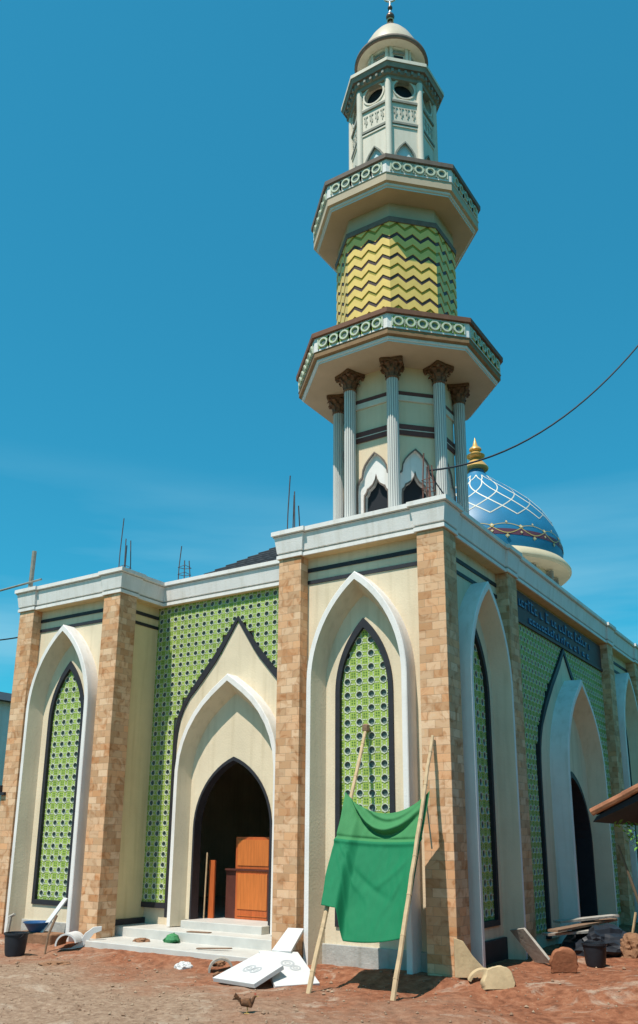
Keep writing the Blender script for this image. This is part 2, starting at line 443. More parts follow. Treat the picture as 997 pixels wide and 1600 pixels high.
# ------------------------------------------------------------------ ground
def sstep(t): t = max(0.0, min(1.0, t)); return t * t * (3 - 2 * t)
def ground_z(x, y):
    z = -0.08 * sstep((-0.6 - x) / 4.0) * sstep((1.0 - y) / 1.0 + 0.2) - 0.12 * sstep((-0.1 - y) / 0.9)
    z += 0.20 * math.exp(-(((x - 2.9) / 1.25) ** 2 + ((y - 0.7) / 1.5) ** 2))
    far = sstep((math.hypot(x + 2, y + 2) - 12) / 15)
    a = noise.noise(V((x * 0.9, y * 0.9, 3.0))) * 0.045 + noise.noise(V((x * 2.7, y * 2.7, 9.0))) * 0.03 + noise.noise(V((x * 7, y * 7, 1.0))) * 0.018
    if y > -0.15 and -7.4 < x < 0.3: a = min(a, 0) - 0.02
    return z + a * (1 - far)

def axis(fine0, fine1, step):
    a = [-400, -200, -100, -60, -40, -28, -20]
    b = [20, 28, 40, 60, 100, 200, 400]
    n = int((fine1 - fine0) / step)
    return [q for q in a if q < fine0 - 1] + [fine0 + (fine1 - fine0) * k / n for k in range(n + 1)] + [q for q in b if q > fine1 + 1]
xs, ys = axis(-12, 6, 0.07), axis(-9, 6, 0.07)
mb = MB()
mb.add([(x, y, ground_z(x, y)) for y in ys for x in xs],
       [(j * len(xs) + i, j * len(xs) + i + 1, (j + 1) * len(xs) + i + 1, (j + 1) * len(xs) + i) for j in range(len(ys) - 1) for i in range(len(xs) - 1)])
g = kind(mb.build('ground', M['dirt'], smooth=True), 'structure')

# pebbles and crumbs lying on the dirt: one uncountable mass
mb = MB()
for k in range(4200):
    x = random.uniform(-9, 4.2); y = random.uniform(-7.2, -0.2) if x < 0.2 else random.uniform(-7.2, 2.6)
    if -7.25 < x < -2.9 and y > -0.45: continue
    r = random.choice([0.006, 0.008, 0.011, 0.015, 0.022 if random.random() < 0.35 else 0.009, 0.032 if random.random() < 0.12 else 0.007])
    z = ground_z(x, y) + r * 0.3
    a = random.uniform(0, 6.28)
    vs = []
    for (dx, dy, dz) in [(1, 0, 0), (0.2, 0.9, 0.1), (-0.9, 0.3, 0), (-0.3, -0.8, 0.05), (0.1, 0.1, 0.8), (0, 0, -0.7)]:
        j = random.uniform(0.75, 1.2) * r
        vs.append((x + (dx * math.cos(a) - dy * math.sin(a)) * j, y + (dx * math.sin(a) + dy * math.cos(a)) * j, z + dz * j))
    mb.add(vs, [(0, 1, 4), (1, 2, 4), (2, 3, 4), (3, 0, 4), (1, 0, 5), (2, 1, 5), (3, 2, 5), (0, 3, 5)])
kind(mb.build('pebbles', M['pebble']), 'stuff')

# ------------------------------------------------------------------ the mosque hall
W = 0.465                       # pillar width
PR = 0.23                       # how far the pillars stand proud of the walls
HB, HT = 6.5, 7.0               # wall top, cornice top
X2, X3, X4 = -3.14, -7.035, -10.12
YC = 1.43                       # recessed centre wall
Y5, Y6, Y7, YE = 2.75, 9.53, 12.28, 13.0
FRONT = frame((0, PR), (0, -1))
CENTRE = frame((0, YC), (0, -1))
RIGHT = frame((-PR, 0), (1, 0))
BAYR = frame((X3 - PR, 0), (1, 0))
BAYL = frame((X2 + PR, 0), (-1, 0))     # its u runs along -y

hall = thing('mosque', 'cream and white mosque hall with stone clad pillars and green lattice walls', 'mosque', (-5, 6.5, 0))
WIN = half_arch(0.49, 4.08, 5.22)
DOORC = half_arch(0.92, 1.95, 3.25)
DOORR = half_arch(1.10, 1.7, 3.15)
uF1, uF2 = -1.57, -8.58
uR1, uRC, uR2 = 1.61, 6.37, 11.14
mb = MB()
mb.wall(FRONT, X4 + W - 0.1, X3 - W + 0.1, -0.4, HB, [(uF2, 0.55, WIN)], reveal=0.12)
mb.wall(FRONT, X2 + W - 0.1, -W + 0.1, -0.4, HB, [(uF1, 0.55, WIN)], reveal=0.12)
mb.wall(RIGHT, W - 0.1, Y5 + 0.1, -0.4, HB, [(uR1, 0.55, WIN)], reveal=0.12)
mb.wall(RIGHT, Y5 + W - 0.1, Y6 + 0.1, -0.4, HB, [(uRC, 0.12, DOORR)], reveal=0.25)
mb.wall(RIGHT, Y6 + W - 0.1, Y7 + 0.1, -0.4, HB, [(uR2, 0.55, WIN)], reveal=0.12)
mb.wall(CENTRE, X3 - PR, X2 + PR, -0.4, HB, [(-5.09, 0.30, DOORC)])
mb.wall(BAYL, -YC, -W + 0.1, -0.4, HB)
bk = frame((0, YE), (0, 1)); mb.wall(bk, 0.23, -X4 - 0.2, -0.4, HB)
lf = frame((X4 + 0.2, 0), (-1, 0)); mb.wall(lf, -YE, -0.3, -0.4, HB)
mb.build('wall', M['cream'], hall)
mb = MB(); mb.wall(BAYR, W - 0.1, YC, -0.4, HB); mb.build('wall', M['shade_cream'], hall)
mb = MB(); mb.box((X4 + 0.3, YC + 0.26, 0.1), (-PR - 0.3, YE - 0.1, 0.298)); mb.build('floor_slab', M['step'], hall)

# pillars
for (x, y) in [(-W, 0), (X2, 0), (X3 - W, 0), (X4, 0), (-W, Y5), (-W, Y6), (-W, Y7)]:
    mb = MB(); mb.box((x, y, -0.45), (x + W, y + W, HB - 0.004)); mb.build('pillar', M['stone'], hall, bevel=0.008)
# cornice: profile swept round the plan, breaking forward over every pillar
s = 0.045
plan = [(X4, 0), (X4 + W, 0), (X4 + W, s), (X3 - W, s), (X3 - W, 0), (X3, 0), (X3, W), (X3 - s, W), (X3 - s, 1.285), (X2 + s, 1.285), (X2 + s, W), (X2, W),
        (X2, 0), (X2 + W, 0), (X2 + W, s), (-W, s), (-W, 0), (0, 0), (0, W), (-s, W), (-s, Y5), (0, Y5), (0, Y5 + W), (-s, Y5 + W), (-s, Y6), (0, Y6), (0, Y6 + W),
        (-s, Y6 + W), (-s, Y7), (0, Y7), (0, YE + 0.15), (X4, YE + 0.15)]
def offset(poly, d):
    out = []
    n = len(poly)
    for i in range(n):
        p0, p1, p2 = V(poly[i - 1]), V(poly[i]), V(poly[(i + 1) % n])
        a = (p1 - p0).normalized(); b = (p2 - p1).normalized()
        na, nb = V((a.y, -a.x)), V((b.y, -b.x))
        k = 1 + na.dot(nb)
        q = p1 + (na + nb) * (d / k)
        out.append((q.x, q.y))
    return out
prof = [(0.012, HB), (0.035, HB + 0.004), (0.035, HB + 0.065), (0.015, HB + 0.07), (0.015, HB + 0.10), (0.03, HB + 0.11), (0.06, HB + 0.33), (0.07, HB + 0.39),
        (0.085, HB + 0.395), (0.085, HB + 0.41), (0.112, HB + 0.425), (0.112, HT), (0.0, HT)]
mb = MB(); n = len(plan)
for i in range(len(prof) - 1):
    o0, o1 = offset(plan, prof[i][0]), offset(plan, prof[i + 1][0])
    mi = 0
    mb.add([(x, y, prof[i][1]) for x, y in o0] + [(x, y, prof[i + 1][1]) for x, y in o1],
           [(k, (k + 1) % n, (k + 1) % n + n, k + n) for k in range(n)], 1 if i in (3, 8) else 0)
o0 = offset(plan, prof[0][0]); mb.add([(x, y, HB) for x, y in o0], [tuple(range(n))], 2)
o0 = offset(plan, 0.0); mb.add([(x, y, HT) for x, y in o0], [tuple(range(n))], 0)
mb.build('cornice', [M['white'], M['grey_trim'], M['shade_cream']], hall)

# dark double stripes under the cornice
def band(fr, u0, u1, z0, z1, par=hall):
    mb = MB(); mb.box((u0, -0.01, z0), (u1, 0.018, z1), fr=fr); mb.build('stripe', M['dark'], par)
for z0, z1 in ((6.03, 6.095), (6.245, 6.315)):
    band(FRONT, X4 + W, X3 - W, z0, z1); band(FRONT, X2 + W, -W, z0, z1)
    band(RIGHT, W, Y5, z0, z1); band(RIGHT, Y6 + W, Y7, z0, z1); band(BAYR, W, YC, z0, z1)

# lattice blocks: one square green block per cell, white star ring round a shallow cup, hole shade in its colour
def lattice(fr, cells, cs, d, name, parent):
    mb = MB(); n = 16
    for (u, z) in cells:
        h = cs / 2; sq = []
        for k in range(n):
            t = 2 * PI * k / n + PI / 4
            c, q = math.cos(t), math.sin(t); m = max(abs(c), abs(q)); sq.append((c / m * h, q / m * h))
        ring = lambda r, st=1.0: [(r * (st if k % 2 else 1) * math.cos(2 * PI * k / n + PI / 4), r * (st if k % 2 else 1) * math.sin(2 * PI * k / n + PI / 4)) for k in range(n)]
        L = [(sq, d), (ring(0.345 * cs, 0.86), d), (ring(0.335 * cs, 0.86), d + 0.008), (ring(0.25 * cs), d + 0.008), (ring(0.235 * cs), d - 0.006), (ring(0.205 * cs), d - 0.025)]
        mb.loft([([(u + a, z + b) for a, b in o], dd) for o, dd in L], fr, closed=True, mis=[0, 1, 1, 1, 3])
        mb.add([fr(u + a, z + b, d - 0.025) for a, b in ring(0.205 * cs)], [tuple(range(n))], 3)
        for sx in (-1, 1):            # little sunk corner marks and white ticks
            for sz in (-1, 1):
                cu, cz = u + sx * h * 0.80, z + sz * h * 0.80; e = 0.075 * cs
                mb.add([fr(cu - e, cz, d + 0.0025), fr(cu, cz - e, d + 0.0025), fr(cu + e, cz, d + 0.0025), fr(cu, cz + e, d + 0.0025)], [(0, 1, 2, 3)], 2)
                cu, cz = u + sx * h * 0.66, z + sz * h * 0.66; e = 0.04 * cs; g2 = 0.15 * cs
                mb.add([fr(cu - sx * g2 - e, cz - e, d + 0.004), fr(cu - sx * g2 + e, cz - e, d + 0.004), fr(cu - sx * g2 + e, cz + sz * g2, d + 0.004), fr(cu - sx * g2 - e, cz + sz * g2, d + 0.004)], [(0, 1, 2, 3)], 1)
                mb.add([fr(cu - e, cz - sz * g2 - e, d + 0.004), fr(cu + sx * g2, cz - sz * g2 - e, d + 0.004), fr(cu + sx * g2, cz - sz * g2 + e, d + 0.004), fr(cu - e, cz - sz * g2 + e, d + 0.004)], [(0, 1, 2, 3)], 1)
    return mb.build(name, [M['green'], M['tile_white'], M['green_dark'], M['hole_shade']], parent)

def top_at(pr, a):
    a = abs(a)
    if a > pr[-1][0]: return None
    for (a0, za), (a1, zc) in zip(pr, pr[1:]):
        if a <= a1 and a1 > a0: return za + (zc - za) * (a - a0) / (a1 - a0)
    return pr[-1][1]

def window(fr, uc):
    outer, inner = half_arch(0.53, 4.08, 5.29), half_arch(0.445, 4.08, 5.13)
    o, i = outline(outer, 0.49, uc), outline(inner, 0.58, uc)
    mb = MB(); mb.loft([(o, -0.02), (o, 0.03), (i, 0.03), (i, -0.06)], fr, closed=True)
    w = mb.build('window', M['dark'], hall)
    cs = 0.2225; cells = []
    for j in range(22):
        z = 0.58 + (j + 0.5) * cs
        for k in range(4):
            u = (k - 1.5) * cs
            t = top_at(inner, max(0, abs(u) - cs / 2))
            if t is not None and z - cs / 2 < t: cells.append((uc + u, z))
    cells = [(u, z) for u, z in cells]
    lattice(fr, cells, cs, -0.035, 'lattice', w)
for fr, uc in ((FRONT, uF1), (FRONT, uF2), (RIGHT, uR1), (RIGHT, uR2)): window(fr, uc)

def arch(fr, uc, h, zs, za, zb, depth, h2, za2, name='arch_surround', th=0.09, m=None, fn=None):
    fn = fn or half_arch
    o = outline(fn(h, zs, za), zb, uc)
    i = outline(fn(h - th, zs, za - th * 1.5), zb, uc)
    b = outline(fn(h2, zs, za2), zb, uc)
    mb = MB(); mb.loft([(o, -0.01), (o, depth - 0.012), (outline(fn(h - 0.012, zs, za - 0.018), zb, uc), depth), (i, depth), (b, -0.01)], fr, mis=[0, 0, 0, 1])
    q = mb.build(name, [M['white'], m or M['cream']], hall)
    smooth_by_angle(q, 25)
for fr, uc in ((FRONT, uF1), (FRONT, uF2), (RIGHT, uR1), (RIGHT, uR2)):
    arch(fr, uc, 0.92, 4.24, 6.02, -0.3, PR + 0.08, 0.72, 5.68)

# centre bay of the front: lattice field, dark edged cream panel, white arch, door
PAN = [(0, 6.06), (0.56, 5.33), (1.0, 4.84), (1.25, 4.53), (1.42, 4.27), (1.51, 4.0), (1.55, 3.65), (1.555, 3.2)]
def shrink(pr, t): return [(max(0, a - t) if a else 0, z - t * (1.35 if a < 1.2 * pr[-1][0] / 1.55 else 0.5)) for a, z in pr]
def centre_bay(fr, uc, pan, zb, door, dzb, u0, u1, ztop, arch_args, cs, zlat):
    out = resample_half(pan, zb); inn = resample_half(shrink(pan, 0.075), zb)
    dor = resample_half(door, min(zb, dzb))
    mb = MB(); mb.loft([(full(out, uc), -0.02), (full(out, uc), 0.085), (full(inn, uc), 0.085), (full(inn, uc), 0.05)], fr)
    mb.build('panel_border', M['dark'], hall)
    mb = MB(); mb.loft([(full(inn, uc), 0.055), (full(dor, uc), 0.055), (full(dor, uc), -0.02)], fr)
    mb.build('panel', M['cream'], hall)
    arch(fr, uc, *arch_args, fn=sharp_arch)
    nz = int((ztop - zlat) / cs); cells = []
    nu = int(round((u1 - u0) / cs)); cu = (u1 - u0) / nu
    for j in range(nz + 1):
        z = ztop - (j + 0.5) * cs
        if z < zlat: continue
        for k in range(nu):
            u = u0 + (k + 0.5) * cu
            t = top_at(pan, max(0, abs(u - uc) - cs * 0.45) + 0.02)
            a = abs(u - uc)
            if a - cs * 0.42 > pan[-1][0] - 0.06 or (t is None) or z + cs * 0.45 > t - 0.04: cells.append((u, z))
    lattice(fr, cells, cu if abs(cu - cs) < 0.02 else cs, 0.062 if fr is CENTRE else 0.03, 'lattice_panel', hall)
cs = (X2 + PR - X3 + PR) / 22
centre_bay(CENTRE, -5.09, PAN, 0.30, DOORC, 0.30, X3 - PR, X2 + PR, HB, (1.24, 2.7, 4.84, 0.18, 0.36, 1.02, 4.45), cs, 0.55)
for (a, b) in ((X3 - PR + 0.004, -5.09 - 1.555), (-5.09 + 1.555, X2 + PR - 0.004)):
    mb = MB(); mb.box((a, -0.01, 0.46), (b, 0.09, 0.56), fr=CENTRE); mb.build('lattice_sill', M['dark'], hall)
PANR = [(0, 5.78), (0.45, 5.36), (0.97, 4.90), (1.45, 4.40), (1.80, 3.92), (1.93, 3.6), (1.99, 3.2), (2.0, 2.6)]
centre_bay(RIGHT, uRC, PANR, 0.1, DOORR, 0.12, Y5 + W, Y6, 5.80, (1.35, 2.7, 5.08, -0.2, 0.42, 1.15, 4.65), (Y6 - Y5 - W) / 34, 0.3)

# front door: dark frame, wooden leaves standing open inside
od, idd = outline(half_arch(0.935, 1.95, 3.275), 0.16, -5.09), outline(half_arch(0.895, 1.95, 3.205), 0.16, -5.09)
mb = MB(); mb.loft([(od, 0.04), (od, 0.08), (idd, 0.08), (idd, -0.13)], CENTRE); mb.build('door_frame', M['dark'], hall)
od, idd = outline(half_arch(1.12, 1.7, 3.18), 0.1, uRC), outline(half_arch(1.05, 1.7, 3.06), 0.1, uRC)
mb = MB(); mb.loft([(od, 0.04), (od, 0.08), (idd, 0.08), (idd, -0.25)], RIGHT); mb.build('door_frame', M['dark'], hall)
def leaf(fr, u0, u1, z0, z1, d, split=None):
    mb = MB(); mb.box((u0, d - 0.04, z0), (u1, d, z1), 0, fr); 
    zs = [z0] + (split or []) + [z1]
    for a, b in zip(zs, zs[1:]):
        mb.box((u0 + 0.05, d, a + 0.06), (u1 - 0.05, d + 0.012, b - 0.05), 1, fr)
    mb.box((u1 - 0.028, d, z0), (u1, d + 0.03, z1), 2, fr)
    return mb.build('door_leaf', [M['wood'], M['wood_light'], M['wood_dark']], hall)
IN = frame((0, 2.02), (0, -1))
leaf(IN, -5.46, -4.66, 0.30, 1.17, 0.0, [0.42]); leaf(IN, -5.50, -4.66, 1.21, 1.80, -0.03)
mb = MB(); mb.box((-5.72, -0.07, 0.30), (-5.465, -0.03, 1.17), fr=IN); mb.box((-5.72, -0.08, 1.174), (-4.66, 0.02, 1.206), fr=IN); mb.build('door_leaf', M['wood_dark'], hall)  # lower left box: unlit part of the leaf put in as dark wood
mb = MB(); mb.box((-5.93, -0.10, 0.30), (-5.80, -0.06, 1.36), fr=frame((0, 1.72), (0, -1))); mb.build('door_leaf', M['wood'], hall)
mb = MB(); mb.tube([(-5.95, 1.69, 0.3), (-5.92, 1.69, 1.50)], 0.016); mb.build('door_post', M['bamboo'], hall)
mb = MB(); mb.box((6.1, -0.7, 0.3), (6.9, -0.66, 2.4), fr=RIGHT); mb.build('door_leaf', M['wood_dark'], hall)

# steps, plinths
mb = MB(); mb.box((-7.19, -0.28, -0.5), (-3.0, 0.62, 0.0)); mb.build('step', M['step'], hall, bevel=0.012)
mb = MB(); mb.box((X3 - PR + 0.004, 0.60, -0.45), (-3.0, YC - 0.004, 0.165)); mb.build('step', M['step'], hall, bevel=0.012)
mb = MB(); mb.box((-6.02, 1.12, -0.4), (-4.16, 1.9, 0.30)); mb.build('step', M['step'], hall, bevel=0.01)
def plinth(fr, a, b, z1=0.26, m='plinth'):
    mb = MB(); mb.box((a, -0.02, -0.5), (b, 0.05, z1), fr=fr); mb.build('plinth', M[m], hall, bevel=0.01)
plinth(FRONT, X4 + W, X3 - W, 0.20); plinth(FRONT, X2 + W, -W, 0.24); plinth(RIGHT, W, Y5, 0.30, 'dark'); plinth(RIGHT, Y6 + W, Y7, 0.30, 'dark')
mb = MB(); mb.box((0.62, -0.02, 0.0), (YC, 0.05, 0.27), fr=BAYR); mb.build('plinth', M['dark'], hall)

# sign over the right entrance: raised strokes, too blurred in the photograph to read
mb = MB(); mb.box((Y5 + W + 0.004, -0.01, 5.80), (Y6 - 0.004, 0.05, 6.44), fr=RIGHT)
mb.box((Y5 + W + 0.004, 0.05, 5.80), (Y6 - 0.004, 0.075, 5.86), 0, RIGHT)
sgn = mb.build('sign_board', M['sign_back'], hall)
rs = random.Random(3)
for (zb, hh, ua, ub) in ((6.14, 0.22, 3.75, 8.6), (5.89, 0.17, 4.3, 8.3)):
    u = ua
    while u < ub:
        mb = MB()
        w = rs.uniform(0.10, 0.17); tall = 1.0 if rs.random() < 0.25 else 0.62
        mb.box((u, 0.05, zb), (u + 0.035, 0.075, zb + hh * tall), 0, RIGHT)
        if rs.random() < 0.8: mb.box((u + 0.033, 0.05, zb), (u + w, 0.074, zb + 0.035), 0, RIGHT)
        if rs.random() < 0.6: mb.box((u + 0.033, 0.05, zb + hh * tall * 0.75), (u + w * 0.9, 0.074, zb + hh * tall * 0.75 + 0.035), 0, RIGHT)
        if False: mb.box((u + w - 0.03, 0.05, zb + 0.037), (u + w, 0.073, zb + hh * 0.5), 0, RIGHT)
        u += w + rs.choice([0.03, 0.045, 0.06, 0.2])
        mb.build('letter', M['sign_blue'], sgn)

# roof of the hall: black tiled hip behind the parapet
mb = MB(); ap = (-5.5, 4.6, 8.86); A, B, Cc, D = (-8.58, 1.95, 6.98), (-2.2, 1.95, 6.98), (-2.2, 7.4, 6.98), (-8.58, 7.4, 6.98)
for a, b in ((A, B), (B, Cc), (Cc, D), (D, A)):
    rows = 16
    for r in range(rows):
        t0, t1 = r / rows, (r + 1) / rows
        L = lambda p, t, dz=0: tuple(p[i] + (ap[i] - p[i]) * t + (dz if i == 2 else 0) for i in range(3))
        cols = 24
        row0 = []; row1 = []
        for c in range(cols + 1):
            w = 0.03 * (0.5 + 0.5 * math.cos(c * PI))
            row0.append(tuple(L(a, t0, 0.03 + w)[i] + (L(b, t0, 0.03 + w)[i] - L(a, t0, 0.03 + w)[i]) * c / cols for i in range(3)))
            row1.append(tuple(L(a, t1, w)[i] + (L(b, t1, w)[i] - L(a, t1, w)[i]) * c / cols for i in range(3)))
        mb.add(row0 + row1, [(c, c + 1, c + cols + 2, c + cols + 1) for c in range(cols)])
        mb.add([L(a, t1, 0.0), L(b, t1, 0.0), L(b, t1, 0.06), L(a, t1, 0.06)], [(0, 1, 2, 3)])
mb.build('roof', M['rooftile'], hall)

# blue dome on its drum
DC = (-3.37, 10.0)
dm = MB(); dm.lathe([(1.9, 6.95), (1.9, 8.72)], 32, (*DC, 0)); drum = dm.build('dome_drum', M['ring'], hall); smooth_by_angle(drum)
for k in range(16):
    t = 2 * PI * (k + 0.5) / 16; mb = MB()
    f = frame((DC[0] + 1.885 * math.cos(t), DC[1] + 1.885 * math.sin(t)), (math.cos(t), math.sin(t)))
    mb.box((-0.12, -0.02, 7.6), (0.12, 0.03, 8.4), 0, f)
    mb.box((0.22, -0.02, 8.35), (0.30, 0.16, 8.68), 0, f)
    mb.build('vent', M['grey_trim'], drum)
mb = MB(); mb.lathe([(1.8, 8.72), (2.36, 8.74), (2.42, 8.80), (2.42, 8.86), (2.30, 9.02), (2.1, 9.06)], 64, (*DC, 0), cap=False); smooth_by_angle(mb.build('dome_ring', M['ring'], hall))
DP = [(2.19, 9.04), (2.235, 9.3), (2.22, 9.55), (2.14, 9.85), (2.0, 10.18), (1.82, 10.48), (1.56, 10.80), (1.25, 11.10), (0.91, 11.38), (0.60, 11.62), (0.37, 11.83), (0.245, 11.99), (0.20, 12.12)]
def dome_r(z):
    for (r0, z0), (r1, z1) in zip(DP, DP[1:]):
        if z <= z1: return r0 + (r1 - r0) * (z - z0) / (z1 - z0)
    return DP[-1][0]
mb = MB(); mb.lathe(DP, 64, (*DC, 0), cap=False)
def dpt(t, z, e=0.012): r = dome_r(z) + e; return V((DC[0] + r * math.cos(t), DC[1] + r * math.sin(t), z))
def ribbon(pts, w, mi):
    vs = []
    for i, q in enumerate(pts):
        d = (pts[min(i + 1, len(pts) - 1)] - pts[max(i - 1, 0)]).normalized()
        r = V((q.x - DC[0], q.y - DC[1], 0.35 * (q.z - 9.5))).normalized()
        a = d.cross(r).normalized() * w
        vs += [q + a, q - a]
    mb.add(vs, [(2 * i, 2 * i + 1, 2 * i + 3, 2 * i + 2) for i in range(len(pts) - 1)], mi)
ND = 18
for k in range(ND):
    t0 = 2 * PI * k / ND
    for sgn_ in (-1, 1):
        ribbon([dpt(t0 + sgn_ * 2 * PI / ND * 2.0 * math.sin(PI / 2 * q / 24), 9.98 + 1.52 * (q / 24)) for q in range(25)], 0.015, 1)
        ribbon([dpt(t0 + 2 * PI / ND * (0.5 + sgn_ * 0.42 * (1 - q / 6)), 11.47 + 0.30 * (q / 6), 0.014) for q in range(7)], 0.014, 1)
    # scalloped belt with small gold diamonds
    ribbon([dpt(t0 + 2 * PI / ND * q / 10, 9.58 + 0.07 * math.sin(PI * q / 10), 0.016) for q in range(11)], 0.009, 3)
    ribbon([dpt(t0 + 2 * PI / ND * q / 10, 9.54 - 0.16 * abs(math.sin(PI * q / 10)), 0.018) for q in range(11)], 0.011, 3)
    ribbon([dpt(t0 + 2 * PI / ND * q / 10, 9.42, 0.012) for q in range(11)], 0.075, 2)
    for (tt, zz, e) in ((0.0, 9.58, 0.062), (0.5, 9.30, 0.06), (0.5, 9.70, 0.035), (0, 9.42, 0.042)):
        t = t0 + 2 * PI / ND * tt; a = e / 2.15
        mb.add([dpt(t - a, zz, 0.022), dpt(t, zz - e, 0.022), dpt(t + a, zz, 0.022), dpt(t, zz + e, 0.022)], [(0, 1, 2, 3)], 3)
        a *= 0.45; e *= 0.45
        mb.add([dpt(t - a, zz, 0.026), dpt(t, zz - e, 0.026), dpt(t + a, zz, 0.026), dpt(t, zz + e, 0.026)], [(0, 1, 2, 3)], 1)
dome = mb.build('dome', [M['dome_blue'], M['dome_line'], M['dome_red'], M['dome_gold']], hall); smooth_by_angle(dome, 35)
mb = MB(); mb.lathe([(0.20, 12.08), (0.34, 12.11), (0.36, 12.15), (0.24, 12.32), (0.15, 12.40), (0.13, 12.45), (0.25, 12.50), (0.27, 12.55), (0.14, 12.64), (0.12, 12.68), (0.18, 12.73), (0.17, 12.78), (0.08, 12.86), (0.03, 13.05), (0.006, 13.14)], 24, (*DC, 0))
smooth_by_angle(mb.build('finial', M['gold'], dome), 50)

# small dark bracket lamp on the far left pillar
mb = MB(); mb.box((X4 - 0.02, -0.06, 2.58), (X4 + 0.16, 0.004, 2.64)); mb.box((X4 - 0.02, -0.06, 2.642), (X4 + 0.03, 0.004, 2.78)); mb.build('bracket', M['dark'], hall)

# ------------------------------------------------------------------ minaret
MX, MY = -1.57, 1.61
mn = thing('minaret', 'tall eight sided minaret with two balconies and yellow zigzag tiled drum', 'minaret', (MX, MY, HT))
def face(a, k):
    t = -PI / 2 + k * PI / 4
    return frame((MX + a * math.cos(t), MY + a * math.sin(t)), (math.cos(t), math.sin(t)))
def octa(prof, name, m, parent=mn, mis=None, cap=False, bevel=0):
    """prof: (apothem, z) list"""
    mb = MB(); k = 1 / math.cos(PI / 8)
    n = 8; vs = []
    for a, z in prof:
        for q in range(8):
            t = PI / 8 + q * PI / 4
            vs.append((MX + a * k * math.cos(t), MY + a * k * math.sin(t), z))
    o = len(mb.v); mb.v += vs
    for i in range(len(prof) - 1):
        for q in range(8):
            mb.f.append([i * 8 + q, i * 8 + (q + 1) % 8, (i + 1) * 8 + (q + 1) % 8, (i + 1) * 8 + q]); mb.m.append(mis[i] if mis else 0)
    if cap:
        mb.f.append(list(range(7, -1, -1))); mb.m.append(mis[0] if mis else 0)
        mb.f.append([(len(prof) - 1) * 8 + q for q in range(8)]); mb.m.append(mis[-1] if mis else 0)
    return mb.build(name, m, parent)
AB = 0.95
hw = AB * T8
NICHE = [(a * 1.12, z) for a, z in [(0, 8.42), (0.05, 8.37), (0.11, 8.30), (0.17, 8.21), (0.205, 8.12), (0.215, 8.03), (0.22, 7.985), (0.27, 7.94), (0.30, 7.86), (0.305, 7.78), (0.31, 7.70)]]
OPEN = [(a * 1.2, z) for a, z in [(0, 8.02), (0.02, 7.92), (0.055, 7.84), (0.11, 7.785), (0.135, 7.77), (0.155, 7.70), (0.185, 7.66), (0.19, 7.55)]]
mb = MB()
for k in range(8):
    f = face(AB, k); bd = MB()
    mb.wall(f, -hw, hw, HT, 10.06, [(0, HT, NICHE)], 0, reveal=0.05, rmi=1)
    mb.wall(f, -0.36, 0.36, HT, 8.45, [(0, HT, OPEN)], 1, d=-0.05, reveal=0.10, rmi=2)
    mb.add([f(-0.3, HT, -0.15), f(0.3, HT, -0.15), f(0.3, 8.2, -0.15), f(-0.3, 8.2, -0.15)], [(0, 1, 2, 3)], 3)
    o = outline(NICHE, HT); big = [(u * 1.07, z + 0.03 * (1 if z > HT + .1 else 0)) for u, z in o]
    bd.loft([(big, -0.01), (big, 0.015), (o, 0.015), (o, -0.02)], f)
    o2 = outline(OPEN, HT); big = [(u * 1.12, z + 0.025 * (1 if z > HT + .1 else 0)) for u, z in o2]
    bd.loft([(big, -0.055), (big, -0.042), (o2, -0.042), (o2, -0.07)], f)
    bd.build('niche_trim', M['grey_brown'], mn)
mb.build('lower_shaft', [M['minaret_cream'], M['white'], M['white'], M['black']], mn)
for (z0, z1, m, d) in ((9.47, 9.55, 'maroon', 0.02), (9.36, 9.468, 'minaret_white', 0.03), (8.80, 8.90, 'maroon', 0.02), (8.785, 8.799, 'minaret_white', 0.022), (8.69, 8.784, 'maroon', 0.02)):
    octa([(AB - 0.01, z0), (AB + d, z0), (AB + d, z1), (AB - 0.01, z1)], 'band', M[m])
